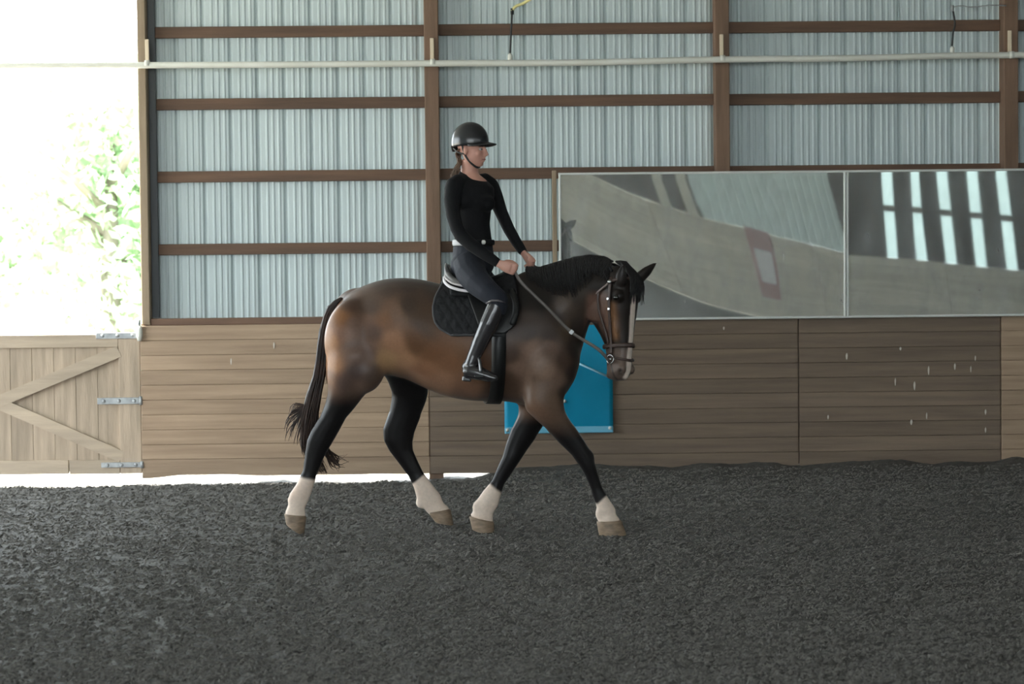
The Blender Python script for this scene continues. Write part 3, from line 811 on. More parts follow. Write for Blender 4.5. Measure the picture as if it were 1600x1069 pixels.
# coat colours by region, with buttock rim light and flank highlight mixed in
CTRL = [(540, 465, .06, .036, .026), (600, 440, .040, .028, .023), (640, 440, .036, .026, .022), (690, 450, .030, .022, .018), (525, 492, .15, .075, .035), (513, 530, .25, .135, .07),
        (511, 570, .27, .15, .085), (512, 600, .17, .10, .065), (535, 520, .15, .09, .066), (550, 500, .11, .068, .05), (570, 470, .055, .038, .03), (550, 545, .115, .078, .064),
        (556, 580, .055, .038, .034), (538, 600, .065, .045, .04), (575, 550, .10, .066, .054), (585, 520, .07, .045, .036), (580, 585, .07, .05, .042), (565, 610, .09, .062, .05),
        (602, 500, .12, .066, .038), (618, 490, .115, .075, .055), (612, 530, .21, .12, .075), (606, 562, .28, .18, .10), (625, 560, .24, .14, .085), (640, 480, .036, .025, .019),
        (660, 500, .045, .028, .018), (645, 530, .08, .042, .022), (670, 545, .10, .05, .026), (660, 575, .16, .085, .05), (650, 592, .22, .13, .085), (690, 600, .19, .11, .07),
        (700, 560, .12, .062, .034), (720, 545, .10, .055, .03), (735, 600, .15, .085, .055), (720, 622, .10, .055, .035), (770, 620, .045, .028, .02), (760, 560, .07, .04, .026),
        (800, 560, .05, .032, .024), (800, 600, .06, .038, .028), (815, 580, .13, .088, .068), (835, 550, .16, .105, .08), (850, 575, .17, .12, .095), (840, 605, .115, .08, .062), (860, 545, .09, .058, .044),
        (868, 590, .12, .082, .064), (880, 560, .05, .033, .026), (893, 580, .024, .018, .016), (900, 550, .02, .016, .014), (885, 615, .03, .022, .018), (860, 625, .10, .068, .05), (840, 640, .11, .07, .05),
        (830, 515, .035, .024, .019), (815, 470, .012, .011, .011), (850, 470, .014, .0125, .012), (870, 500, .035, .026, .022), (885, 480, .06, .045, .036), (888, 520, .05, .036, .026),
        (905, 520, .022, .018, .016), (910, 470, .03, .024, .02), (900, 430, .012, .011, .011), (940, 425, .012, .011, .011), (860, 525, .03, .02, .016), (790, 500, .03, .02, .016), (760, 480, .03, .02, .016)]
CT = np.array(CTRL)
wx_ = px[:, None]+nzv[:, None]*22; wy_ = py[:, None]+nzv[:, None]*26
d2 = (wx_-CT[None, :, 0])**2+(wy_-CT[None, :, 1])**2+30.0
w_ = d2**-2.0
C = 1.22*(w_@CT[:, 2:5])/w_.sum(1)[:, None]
# points
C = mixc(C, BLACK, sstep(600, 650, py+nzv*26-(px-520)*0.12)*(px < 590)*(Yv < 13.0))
far_h = (px > 585) & (px < 720) & (Yv > 12.94) & (py > 560)
C[far_h] = BLACK*0.9
C = mixc(C, BLACK, sstep(642, 690, py+nzv*16)*(px > 760))
ff_ = (px > 725) & (px < 850) & (Yv > 12.73) & (py > 638)
C[ff_] = mixc(C[ff_], BLACK, sstep(640, 668, py[ff_]))
C = mixc(C, BLACK, (sstep(636, 650, py)*(px < 725)))
def sock(mask, val):
    global C
    t = np.where(mask, sstep(-3, 3, val+nzv*16), 0.0); C = mixc(C, WHITE, t); C = mixc(C, np.array([.50, .36, .29]), t*sstep(0.05, 0.3, nzv)*0.6)
sock(px < 505, py-(747+(px-470)*0.25))
sock((px > 630) & (px < 715) & (py > 720), py-(757-(px-645)*0.95))
sock((px > 725) & (px < 800) & (py > 735), py-(757+(px-770)*0.55))
sock((px > 910) & (py > 750), py-(786-np.maximum(0, 14-abs(px-948))*0.9))
# head
q = (V-np.array(H0))/HS
hd, hf, hs = q@np.array(HD), q@np.array(HF), q@np.array(HSd)
hm = (hd > -0.12) & (hd < 0.72) & (px > 908) & (py < 605) & (py > 400) & (Yv < 12.75) & ((hf > -0.20) | (hd > 0.12))
hc = np.tile(np.array([0.016, 0.013, 0.012]), (n, 1))
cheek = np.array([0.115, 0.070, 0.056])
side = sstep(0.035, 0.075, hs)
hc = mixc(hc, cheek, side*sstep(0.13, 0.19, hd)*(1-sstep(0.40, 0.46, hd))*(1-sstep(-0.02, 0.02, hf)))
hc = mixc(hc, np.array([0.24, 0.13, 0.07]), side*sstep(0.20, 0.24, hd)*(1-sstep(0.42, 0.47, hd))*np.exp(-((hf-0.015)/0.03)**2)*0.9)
hc = mixc(hc, np.array([0.15, 0.115, 0.10]), sstep(0.46, 0.53, hd)*0.85)
hc = mixc(hc, np.array([0.06, 0.048, 0.045]), sstep(0.60, 0.66, hd)*(1-sstep(0.02, 0.05, hf))*0.6)
blz = (1-sstep(0.020, 0.027, abs(hs+0.004*np.sin(hd*18))))*sstep(0.15, 0.18, hd)*sstep(0.03, 0.05, hf)
hc = mixc(hc, np.array([0.72, 0.66, 0.62]), blz)
hc = mixc(hc, np.array([0.005, 0.005, 0.005]), np.exp(-(((hd-0.632)/0.02)**2+((hf-0.044)/0.017)**2))*(abs(hs) > 0.03))     # nostrils
hc = mixc(hc, np.array([0.012, 0.01, 0.01]), np.exp(-((hf+0.018-0.25*(hd-0.6))/0.006)**2)*sstep(0.545, 0.56, hd)*0.9)        # mouth line
tm = np.where(hm, sstep(908, 921, px+(py-500)*0.08), 0.0)
C = mixc(C, hc, tm)
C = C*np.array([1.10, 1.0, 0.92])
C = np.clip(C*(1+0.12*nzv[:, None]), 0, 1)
# hollow nostrils
nn_ = np.empty(n*3); horse_me.vertices.foreach_get('normal', nn_); nn_ = nn_.reshape(-1, 3)
ns_ = np.exp(-(((hd-0.632)/0.014)**2+((hf-0.044)/0.012)**2))*(abs(hs) > 0.03)*hm
V2 = V-nn_*(0.016*ns_)[:, None]
horse_me.vertices.foreach_set('co', V2.ravel()); horse_me.update()
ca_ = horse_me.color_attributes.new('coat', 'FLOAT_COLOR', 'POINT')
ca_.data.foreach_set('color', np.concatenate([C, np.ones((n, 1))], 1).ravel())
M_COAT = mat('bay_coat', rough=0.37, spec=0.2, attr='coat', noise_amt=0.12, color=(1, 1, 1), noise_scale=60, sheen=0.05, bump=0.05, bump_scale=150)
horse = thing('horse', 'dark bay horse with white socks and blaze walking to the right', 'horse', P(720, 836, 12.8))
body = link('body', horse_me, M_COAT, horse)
# hooves
M_HOOF = mat('horn_hoof', (0.32, 0.225, 0.15), 0.55, noise_scale=18, stretch=(1, 1, 3), color2=(0.17, 0.12, 0.08))
def hoof(top, bot, Y, hd):
    (a0, a1), (b0, b1) = top, bot
    rings = []
    for t in (0, 0.12, 0.55, 0.95, 1.0):
        x0 = np.array(a0)*(1-t)+np.array(b0)*t; x1 = np.array(a1)*(1-t)+np.array(b1)*t
        A, B = P(x0[0], x0[1], Y), P(x1[0], x1[1], Y); c = (A+B)/2; u = (B-A)/2*(0.97 if t in (0, 1.0) else 1.0)
        h = hd*(1+0.18*t)
        rings.append([c+u*math.cos(2*math.pi*k/20)+Vector((0, -h, 0))*math.sin(2*math.pi*k/20) for k in range(20)])
    MB().loft(rings).obj('hoof', M_HOOF, horse, True)
hoof(((444, 803), (479, 806)), ((447, 819), (475, 838)), YNH, 0.045)
hoof(((669, 801), (704, 795)), ((680, 816), (709, 821)), YFH, 0.043)
hoof(((932, 815), (971, 813)), ((936, 837), (979, 836)), YNF, 0.052)
hoof(((733, 807), (772, 815)), ((738, 828), (773, 837)), YFF, 0.050)
# eyes
M_EYE = mat('dark_eye', (0.008, 0.006, 0.005), 0.08, spec=0.8)
for sg_ in (1, -1):
    MB().ball(HP(0.195, 0.06, 0.1115*sg_), 0.0185, 14, 9).obj('eye', M_EYE, horse, True)
# hair: strands grow as thin tapered tubes
def strands(name, paths, m_, r0, parent, n=9, sides=4):
    mb = MB()
    for p in paths:
        pp = spline(p, n)
        mb.tube(pp, [r0*random.uniform(0.7, 1.2)*max(0.12, (1-(i/(n-1))**2.2)) for i in range(n)], sides)
    return mb.obj(name, m_, parent, True)
M_HAIR = mat('black_mane_hair', (0.010, 0.0095, 0.010), 0.45, spec=0.25, noise_scale=30, color2=(0.02, 0.018, 0.018))
M_TAIL = mat('black_tail_hair', (0.012, 0.0105, 0.0105), 0.42, spec=0.3, noise_scale=9, stretch=(1, 1, 1), color2=(0.05, 0.026, 0.018))
R = random.uniform
paths = []
for k in range(560):
    t = k/559
    row = neck_row(0.16+0.80*t)
    A = P(row[0], row[1], row[4])
    ring = lambda a, inf: None
    L_ = R(0.24, 0.36)*(0.55+0.45*math.sin(math.pi*min(1, t*1.15+0.1)))
    cx, cy, tx, ty, Y, w = row
    T_ = P(tx, ty, Y); h = (A-T_)/2; c = (A+T_)/2
    side = -1 if R(0, 1) < 0.06 else 1
    pts = []
    arc = min(1.9, L_/max(h.length, 0.1)*1.05)
    for i in range(5):
        a = 0.02+arc*i/4
        ca_2, sa_2 = math.cos(a), math.sin(a)
        ww = w*(1-0.45*max(0, ca_2)**1.3)+0.012+0.006*R(0, 1)
        pts.append(c+h*ca_2*(1+0.02/h.length)+Vector((-0.25, -0.97*side, 0))*sa_2*ww+Vector((0.02*i/4*R(-1, 1.2), 0, 0)))
    pts[0] += Vector((R(-0.01, 0.01), 0.012*R(-1, 1), -0.01))
    paths.append(pts)
strands('mane', paths, M_HAIR, 0.0068, horse)
paths = []
for k in range(120):           # forelock
    s0 = R(-0.05, 0.06); d1 = R(0.12, 0.24); spread_ = R(-0.085, 0.05)
    a = HP(-0.03, R(0.0, 0.04), s0*0.5); b = HP(0.05, 0.10+R(0, 0.012), s0*0.7+spread_*0.3)
    c_ = HP(0.11, 0.118+R(0, 0.015), s0*0.4+spread_*0.8); e = HP(d1, 0.118+R(-0.01, 0.012), spread_*1.15)
    paths.append([a, b, c_, e])
strands('forelock', paths, M_HAIR, 0.0062, horse)
paths = []
core = [(534, 466), (517, 482), (506, 525), (500, 580), (489, 625), (482, 668), (486, 708), (500, 738)]
for k in range(300):
    L_ = R(0.62, 1.0); ph = R(-1, 1); dp = R(-1, 1)
    sp = [2, 7, 9, 10, 14, 17, 17, 14]
    pts = []
    for i, (a, b) in enumerate(core):
        t = i/7
        if t > L_+0.14: break
        pts.append(P(a+ph*sp[i]*(0.75)+R(-1.2, 1.2)*t*3, b+R(-1, 1)*t*4, 12.99+dp*0.045*(0.4+t)+0.05*t))
    paths.append(pts)
for k in range(34):            # wisps blown back
    a0 = R(-6, 8); e = (R(450, 476), R(640, 690))
    paths.append([P(503+a0*0.5, 560, 13.0), P(494+a0, 600, 13.0), P(480+a0*0.6, 632, 13.01), P(e[0], e[1]-10, 13.01), P(e[0]-R(2, 7), e[1]+8, 13.02)])
for k in range(22):            # wisps curling forward under the leg
    paths.append([P(490, 640, 13.02), P(500+R(-4, 6), 680, 13.02), P(511+R(-5, 5), 705+R(-6, 6), 13.03), P(524+R(-8, 6), 716+R(-6, 16), 13.04), P(534+R(-12, 12), 718+R(-8, 20), 13.05)])
strands('tail', paths, M_TAIL, 0.0068, horse, 12)
# ------------------------------------------------------------------ tack
M_LEATHER = mat('black_saddle_leather', (0.010, 0.0098, 0.010), 0.4, spec=0.35, bump=0.08, bump_scale=120)
M_BRIDLE = mat('dark_brown_bridle_leather', (0.055, 0.032, 0.026), 0.4)
M_PAD = mat('black_quilted_cotton', (0.020, 0.020, 0.022), 0.8, spec=0.2, bump=0.5, bump_scale=28, noise_scale=30, color2=(0.014, 0.014, 0.015))
M_HALF = mat('white_half_pad_edge', (0.72, 0.68, 0.70), 0.8)
M_GREYP = mat('grey_saddle_panel', (0.11, 0.105, 0.10), 0.5)
M_STEEL = mat('polished_steel', (0.50, 0.50, 0.50), 0.25, metal=1.0)
def horse_sheet(x0, x1, bot_near, infl, thick, nu=40, nv=26, top=0.0, quilt=0.0):
    """cloth laid over the back: closed on the near and the far side"""
    xs = np.linspace(x0, x1, nu+1); v = []; f = []
    rows = []
    for x_ in xs:
        yb = bot_near(x_)
        a1 = torso_ang(x_, yb, infl)
        rows.append([(x_, a) for a in np.linspace(-a1, a1, 2*nv+1)])
    for i, r in enumerate(rows):
        for j, (x_, a) in enumerate(r):
            q_ = quilt*abs(math.sin(x_*0.22+abs(a)*18))*abs(math.sin(x_*0.22-abs(a)*18)) if quilt else 0
            v.append(torso_pt(x_, a, infl+q_))
    m = 2*nv+1
    for i in range(nu):
        for j in range(m-1):
            a = i*m+j; f.append((a, a+1, a+m+1, a+m))
    return with_mods(MB().add(v, f).mesh(), [('SOLIDIFY', dict(thickness=thick, offset=0)), ('SUBSURF', dict(levels=1))])
def pad_bottom(x_):
    return float(np.interp(x_, [670, 671.5, 675, 681, 690, 705, 733, 765, 785, 794, 799, 801], [484, 499, 509, 516, 520.5, 523, 525, 524, 519, 508, 492, 484]))
pad = thing('saddle_pad', 'black quilted saddle pad on the horse\'s back', 'saddle pad', P(735, 450, 12.84))
# upper rear corner is cut back towards the cantle: build the cloth along slanted columns
def slanted_pad(infl, thick):
    v = []; f = []; nu, nv = 70, 50
    for i in range(nu+1):
        u = i/nu
        for j in range(2*nv+1):
            w = abs(j-nv)/nv; sgn = 1 if j >= nv else -1
            rear = float(np.interp(w, [0, 0.25, 0.42, 0.56, 0.68, 0.78, 0.86, 0.93, 1.0], [691, 689, 682, 674.5, 670.5, 670.5, 673, 680, 697]))
            front = float(np.interp(w, [0, 0.3, 0.5, 0.7, 0.9, 1.0], [806, 802, 801, 799, 790, 778]))
            x_ = rear+(front-rear)*u
            yb = 523.5
            a1 = torso_ang(x_, yb, infl)
            q_ = 0.007*math.sqrt(abs(math.sin(x_*0.21+w*16))*abs(math.sin(x_*0.21-w*16)))
            edge = 0.004 if (u < 0.04 or u > 0.96 or w > 0.95) else 0
            v.append(torso_pt(x_, sgn*a1*w, infl+q_-edge))
    m = 2*nv+1
    for i in range(nu):
        for j in range(m-1):
            a = i*m+j; f.append((a, a+1, a+m+1, a+m))
    return with_mods(MB().add(v, f).mesh(), [('SOLIDIFY', dict(thickness=thick, offset=0)), ('SUBSURF', dict(levels=1))])
link('pad_cloth', slanted_pad(0.014, 0.016), M_PAD, pad)
def edge_tube(fn, r, n=50):
    return MB().tube([fn(t) for t in np.linspace(0, 1, n)], r, 8)
bind = []
for w in np.linspace(0.1, 1.0, 26):
    rear = float(np.interp(w, [0, 0.25, 0.42, 0.56, 0.68, 0.78, 0.86, 0.93, 1.0], [691, 689, 682, 674.5, 670.5, 670.5, 673, 680, 697]))
    bind.append(torso_pt(rear, torso_ang(rear, 523.5, 0.014)*w, 0.016))
for x_ in np.linspace(696, 778, 20): bind.append(torso_pt(x_, torso_ang(x_, 523.5, 0.014), 0.016))
MB().tube(bind, 0.009, 8).obj('binding', mat('charcoal_binding', (0.035, 0.035, 0.038), 0.6), pad, True)
hp_ = thing('half_pad', 'white edged half pad layered under the saddle\'s cantle', 'half pad', P(720, 448, 12.84))
def band(x0, x1, y0f, infl, r, name, m_, parent):
    pts = []
    for x_ in np.linspace(x0, x1, 22):
        yy = y0f(x_); a = torso_ang(x_, yy, infl) if yy > pix(torso_pt(x_, 0.02, infl))[1] else 0.02
        pts.append(torso_pt(x_, a, infl))
    MB().tube(pts, r, 10).obj(name, m_, parent, True)
half = MB()
def rim(pts, r, name, m_, parent, flat=1.0): return MB().tube(spline(pts, 26), r, 10, flat).obj(name, m_, parent, True)
rim([P(694, 434, 12.86), P(695, 441, 12.72), P(703, 448, 12.62), P(718, 453, 12.585), P(735, 455, 12.57), P(760, 455, 12.565)], 0.0095, 'lower_edge', M_HALF, hp_)
rim([P(695, 434, 12.88), P(696, 441, 13.0), P(703, 446, 13.1), P(718, 450, 13.14), P(735, 452, 13.15)], 0.0095, 'lower_edge', M_HALF, hp_)
rim([P(695.5, 429, 12.86), P(697, 435, 12.73), P(706, 442, 12.64), P(720, 446, 12.60), P(738, 447.5, 12.585), P(760, 448, 12.58)], 0.007, 'upper_edge', mat('grey_half_pad_edge', (0.5, 0.47, 0.46), 0.8), hp_)
link('wool_layer', horse_sheet(697, 800, lambda x_: 462, 0.036, 0.02, 20, 10), M_PAD, hp_)
sad = thing('saddle', 'black leather dressage saddle under the rider', 'saddle', P(750, 440, 12.82))
# seat: rings across the horse from cantle to pommel
def seat_ring(x_, ytop, half, ybase, dz=0.0):
    Y = axisY(x_); out = []
    T = P(x_, ytop, Y); B = P(x_, ybase, Y); h = (T.z-B.z)
    for k in range(18):
        a = 2*math.pi*k/18
        s_ = math.sin(a); c_ = math.cos(a)
        z = (T.z+B.z)/2+h/2*np.sign(c_)*abs(c_)**0.8 - (0.0 if c_ < 0 else dz*0)
        out.append(Vector((T.x+0.12*half*s_, Y-half*s_*1.0, z-0.035*abs(s_)**2*(half/0.15))))
    return out
SEAT = [(697.5, 413, 0.10, 430), (700, 411.5, 0.15, 436), (705, 415, 0.17, 441), (715, 425, 0.18, 449), (730, 433, 0.17, 455), (750, 436, 0.14, 458), (770, 432, 0.12, 455), (785, 425, 0.11, 448), (796, 419, 0.09, 440), (802, 420, 0.06, 432)]
me = with_mods(MB().loft([seat_ring(*s) for s in SEAT]).mesh(), [('SUBSURF', dict(levels=1))])
link('seat', me, M_LEATHER, sad)
rim([P(697, 413, 12.86), P(696.5, 420, 12.74), P(700, 430, 12.68), P(709, 438, 12.65), P(722, 443, 12.63), P(740, 446, 12.62)], 0.009, 'cantle_piping', M_GREYP, sad)
rim([P(698.5, 420, 12.86), P(699, 427, 12.72), P(706, 435.5, 12.65), P(718, 441, 12.62), P(738, 443, 12.61)], 0.018, 'panel_roll', M_GREYP, sad)
def flap(x0f, x1f, y0, y1, infl, thick, side=1):
    v = []; f = []; nu, nv = 16, 20
    for j in range(nv+1):
        w = j/nv; y_ = y0+(y1-y0)*w
        for i in range(nu+1):
            u = i/nu; x_ = x0f(w)+(x1f(w)-x0f(w))*u
            a = torso_ang(x_, y_, infl); v.append(torso_pt(x_, a*side, infl))
    for j in range(nv):
        for i in range(nu):
            a = j*(nu+1)+i; f.append((a, a+1, a+nu+2, a+nu+1))
    return with_mods(MB().add(v, f).mesh(), [('SOLIDIFY', dict(thickness=thick, offset=0)), ('SUBSURF', dict(levels=1))])
fx0 = lambda w: float(np.interp(w, [0, 0.3, 0.6, 0.85, 1], [722, 727, 733, 738, 747]))
fx1 = lambda w: float(np.interp(w, [0, 0.2, 0.45, 0.7, 0.88, 1], [790, 797, 800, 797, 789, 776]))
for sd in (1, -1):
    link('flap', flap(fx0, fx1, 452, 521, 0.036, 0.008, sd), M_LEATHER, sad)
    kb = [torso_pt(x_, torso_ang(x_, y_, 0.046)*sd, 0.046) for x_, y_ in ((790, 452), (796, 470), (795, 490), (788, 508))]
    MB().tube(spline(kb, 16), [0.012]+[0.022]*14+[0.012], 10).obj('knee_roll', M_LEATHER, sad, True)
pts = [torso_pt(770, torso_ang(770, 515, 0.02)+t*(math.pi-torso_ang(770, 515, 0.02)), 0.012) for t in np.linspace(0, 1, 14)]
v = []
for t in np.linspace(0, 1, 26):
    a = torso_ang(768, 515, 0.02); aa = a+t*(2*math.pi-2*a)
    p0 = torso_pt(758, aa, 0.012); p1 = torso_pt(780, aa, 0.012); v += [p0, p1]
me = with_mods(MB().add(v, [(2*i, 2*i+1, 2*i+3, 2*i+2) for i in range(25)]).mesh(), [('SOLIDIFY', dict(thickness=0.012, offset=0))])
link('girth', me, M_LEATHER, sad)
# bridle on the head's own sections
br = thing('bridle', 'dark brown leather bridle with steel bit on the horse\'s head', 'bridle', HP(0.2, 0, 0))
def strap(pts, w, t, name, parent=br, m_=M_BRIDLE, ref=None):
    """flat strap: width lies along ref"""
    return MB().tube(pts, w, 8, t/w, ref=ref).obj(name, m_, parent, True)
strap([head_pt(0.475, a, 0.010) for a in np.linspace(0, 2*math.pi, 40)], 0.014, 0.005, 'noseband', ref=HD)
strap([head_pt(0.545+0.02*math.cos(a), a, 0.010) for a in np.linspace(0, 2*math.pi, 40)], 0.008, 0.004, 'flash_strap', ref=HD)
for sd in (1, -1):
    a0, a1 = math.radians(78)*sd, math.radians(100)*sd
    strap([head_pt(d, a0+(a1-a0)*((d-0.07)/0.47), 0.011) for d in np.linspace(0.07, 0.54, 16)], 0.011, 0.005, 'cheekpiece', ref=HF)
    strap([head_pt(d, math.radians(108)*sd, 0.010) for d in np.linspace(0.09, 0.475, 14)], 0.008, 0.004, 'noseband_hanger', ref=HF)
    for d in (0.20, 0.26):
        MB().box(-0.008, 0.008, -0.003, 0.003, -0.009, 0.009, Matrix.Translation(head_pt(d, math.radians(86)*sd, 0.017)) @ RH.to_4x4() @ Matrix.Rotation(math.pi/2, 4, 'X') if False else Matrix.Translation(head_pt(d, math.radians(86)*sd, 0.018)) @ RH.to_4x4(), bev=0.003).obj('buckle', M_STEEL, br)
    c0 = head_pt(0.555, math.radians(99)*sd, 0.016)
    ringp = [c0+(HF*math.cos(a)+HD*math.sin(a))*0.026 for a in np.linspace(0, 2*math.pi, 26)]
    MB().tube(ringp, 0.0045, 8, ref=HSd, close=False).obj('bit_ring', M_STEEL, br, True)
MB().tube([head_pt(0.555, math.radians(99), 0.016), HP(0.555, -0.03, 0), head_pt(0.555, math.radians(-99), 0.016)], 0.008, 8).obj('bit_mouthpiece', M_STEEL, br, True)
strap([head_pt(0.075+0.025*(1-math.cos(a)), a, 0.014) for a in np.linspace(-1.45, 1.45, 30)], 0.011, 0.005, 'browband', ref=HD)
MB().ball(head_pt(0.10, math.radians(80), 0.018), (0.016, 0.016, 0.016), 10, 8).obj('rosette', M_STEEL, br, True)
strap([head_pt(0.03, a, 0.012) for a in np.linspace(math.radians(75), math.radians(285), 4)][:1]+[HP(0.0, -0.03, 0.070), HP(-0.02, -0.06, 0.04), HP(-0.02, -0.06, -0.04), HP(0.0, -0.03, -0.070)], 0.010, 0.006, 'headpiece', m_=M_PAD)
strap([head_pt(0.09+0.15*math.sin(max(0, (a-1.4)/(2*math.pi-2.8))*math.pi), a, 0.013) for a in np.linspace(1.4, 2*math.pi-1.4, 40)], 0.007, 0.004, 'throatlatch', m_=mat('worn_tan_strap', (0.20, 0.15, 0.13), 0.4), ref=HD)

# ------------------------------------------------------------------ rider
M_SKIN = mat('skin', (0.60, 0.33, 0.25), 0.5, noise_scale=9, color2=(0.54, 0.27, 0.21))
M_SHIRT = mat('black_knit_shirt', (0.0085, 0.0085, 0.0095), 0.8, spec=0.15, sheen=0.02, bump=0.15, bump_scale=60)
M_BREECH = mat('dark_navy_breeches', (0.017, 0.019, 0.027), 0.75, spec=0.2, sheen=0.03, bump=0.12, bump_scale=60)
M_BOOT = mat('black_riding_boot_leather', (0.022, 0.020, 0.022), 0.22, spec=0.7, noise_scale=12, color2=(0.032, 0.029, 0.030), bump=0.1, bump_scale=25)
person = thing('person', 'rider in black shirt and dark breeches sitting on the horse', 'person', P(735, 438, 12.82))
def chain(mb, rows, n=14):
    """rows: px py Y radius"""
    dense = []
    for i in range(len(rows)-1):
        a, b = np.array(rows[i], float), np.array(rows[i+1], float)
        for t in (0, 0.34, 0.67): dense.append(a*(1-t)+b*t)
    dense.append(np.array(rows[-1], float))
    mb.tube([P(r[0], r[1], r[2]) for r in dense], [r[3] for r in dense], n)
    return mb
def trunk(mb, rows, shrink=0.0, n=20, tilt=None):
    """rows: x0 x1 y Y half-depth; the chest is turned partly towards the photographer"""
    rings = []
    for x0, x1, y_, Y, hd in rows:
        A, B = P(x0, y_, Y), P(x1, y_, Y); c = (A+B)/2; hx = (B-A).length/2-shrink; hd2 = hd-shrink
        rings.append([c+Vector((math.cos(a)*hx, -math.sin(a)*hd2, -(tilt or {}).get(y_, 0.0)*(0.75*math.cos(a)+0.66*math.sin(a)))) for a in (2*math.pi*k/n for k in range(n))])
    mb.loft(rings)
TORSO_R = [(710, 770, 402, 12.82, 0.15), (709.5, 771, 388, 12.82, 0.13), (710, 768, 371, 12.82, 0.115), (709, 765.5, 350, 12.82, 0.115), (705, 768, 327, 12.82, 0.13), (702, 773, 307, 12.82, 0.14), (705, 772, 293, 12.82, 0.13), (714, 762, 281, 12.825, 0.10), (719, 752, 273, 12.825, 0.075), (722, 748, 266, 12.825, 0.058)]
NARM = [(708, 296, 12.69, 0.056), (706, 312, 12.66, 0.053), (708, 335, 12.62, 0.047), (714, 357, 12.585, 0.043), (721, 369, 12.57, 0.044), (737, 383, 12.54, 0.043), (760, 399, 12.51, 0.038), (779, 412, 12.49, 0.030)]
FARM = [(766, 292, 12.95, 0.060), (773, 305, 12.95, 0.052), (783, 332, 12.93, 0.043), (795, 358, 12.89, 0.039), (806, 377, 12.84, 0.036), (818, 395, 12.79, 0.030)]
NLEG = [(733, 414, 12.72, 0.105), (736, 428, 12.63, 0.098), (748, 443, 12.52, 0.085), (764, 457, 12.44, 0.073), (777, 467, 12.41, 0.066), (781, 476, 12.405, 0.060)]
NSHIN = [(778, 472, 12.41, 0.058), (773, 486, 12.41, 0.058), (763, 508, 12.41, 0.058), (751, 533, 12.415, 0.048), (741, 556, 12.42, 0.040), (735, 572, 12.42, 0.039)]
def mirrored(rows):                   # the leg on the horse's other side
    return [(r[0]+6, r[1]-4, 2*axisY(735)-r[2]+0.0, r[3]) for r in rows]
FOOT = [(727, 581, 12.43, 0.036), (735, 580, 12.415, 0.044), (748, 583, 12.395, 0.042), (762, 588, 12.375, 0.033), (773, 591, 12.36, 0.022)]
bm_ = MB()
trunk(bm_, TORSO_R, 0.012)
sh = lambda rows, k=0.010: [(a, b, c_, r-k) for a, b, c_, r in rows]
chain(bm_, sh(NARM)); chain(bm_, sh(FARM)); 
for rows in (NLEG, NSHIN, FOOT): chain(bm_, sh(rows)); chain(bm_, sh(mirrored(rows)))
bm_.ball(P(738, 414, 12.82), (0.095, 0.12, 0.10))
# neck and head; FA = way the face looks
FA = Vector((0.90, -0.44, -0.05)).normalized(); FS = Vector((-0.44, -0.90, 0)).normalized(); FU = FS.cross(FA).normalized()
if FU.z < 0: FU = -FU
chain(bm_, [(733, 276, 12.83, 0.062), (734, 264, 12.825, 0.056), (735, 250, 12.815, 0.056)])
HC = P(737, 234, 12.81)
def FP(f, s, u): return HC+FA*f+FS*s+FU*u
RF = Matrix((FA, FS, FU)).transposed()
def fblob(f, s, u, r): bm_.ball(FP(f, s, u), r, 16, 11, RF)
fblob(-0.005, 0, 0.045, (0.098, 0.076, 0.098))         # skull
fblob(0.022, 0, -0.03, (0.070, 0.064, 0.085))          # face
fblob(0.058, 0, -0.085, (0.026, 0.030, 0.024))         # chin
for s_ in (1, -1):
    bm_.tube([FP(-0.02, 0.058*s_, -0.035), FP(0.015, 0.048*s_, -0.068), FP(0.055, 0.016*s_, -0.09)], [0.018, 0.018, 0.02], 8)
    fblob(0.066, 0.034*s_, -0.022, (0.022, 0.022, 0.022))     # cheek
    bm_.ball(FP(-0.012, 0.074*s_, -0.01), (0.02, 0.009, 0.032), 10, 7, RF)   # ear
bm_.tube([FP(0.082, 0, 0.018), FP(0.098, 0, -0.008), FP(0.109, 0, -0.028), FP(0.092, 0, -0.038)], [0.011, 0.012, 0.014, 0.010], 8)
fblob(0.083, 0, -0.054, (0.015, 0.024, 0.008)); fblob(0.081, 0, -0.067, (0.014, 0.021, 0.008))      # lips
# hands: palm and five curled fingers closed on the rein
def hand(mb, W, K, inward, grip):
    """W wrist, K knuckle centre; fingers stacked downward from the index and curled inward"""
    W, K = Vector(W), Vector(K); a = (K-W).normalized()
    dn = Vector((0.25, 0, -1)); dn = (dn-a*dn.dot(a)).normalized()
    inn = Vector((0, inward, 0)); inn = (inn-a*inn.dot(a)-dn*inn.dot(dn)).normalized()
    mb.loft([[W.lerp(K, t)+dn*math.cos(q)*hw+inn*math.sin(q)*0.016 for q in (2*math.pi*k/12 for k in range(12))] for t, hw in ((-0.3, 0.022), (0.0, 0.027), (0.45, 0.036), (0.85, 0.040), (1.05, 0.036))])
    for i, ln_ in enumerate((0.040, 0.044, 0.041, 0.033)):
        b = K+dn*(-0.030+0.0195*i)
        p1 = b+a*ln_*0.85+inn*0.006; p2 = p1+inn*0.026-a*0.006; p3 = p2-a*0.026+inn*0.006
        mb.tube(spline([b-a*0.01, b+a*ln_*0.45, p1, p2, p3], 12), [0.0098]*10+[0.009, 0.006], 8)
    t0 = W.lerp(K, 0.35)-dn*0.026+inn*0.012
    mb.tube(spline([t0, t0+a*0.03-dn*0.012+inn*0.006, t0+a*0.058-dn*0.010+inn*0.008, t0+a*0.075-dn*0.002+inn*0.01], 10), [0.012]*8+[0.010, 0.006], 8)
    return K+a*0.02+inn*0.018, dn
g1, d1_ = hand(bm_, P(781, 412.5, 12.485), P(797, 419, 12.475), 1.0, None)
g2, d2_ = hand(bm_, P(819, 397, 12.785), P(829, 408, 12.75), -1.0, None)
body_me = fuse(bm_, 0.0062, 3, 0.4)
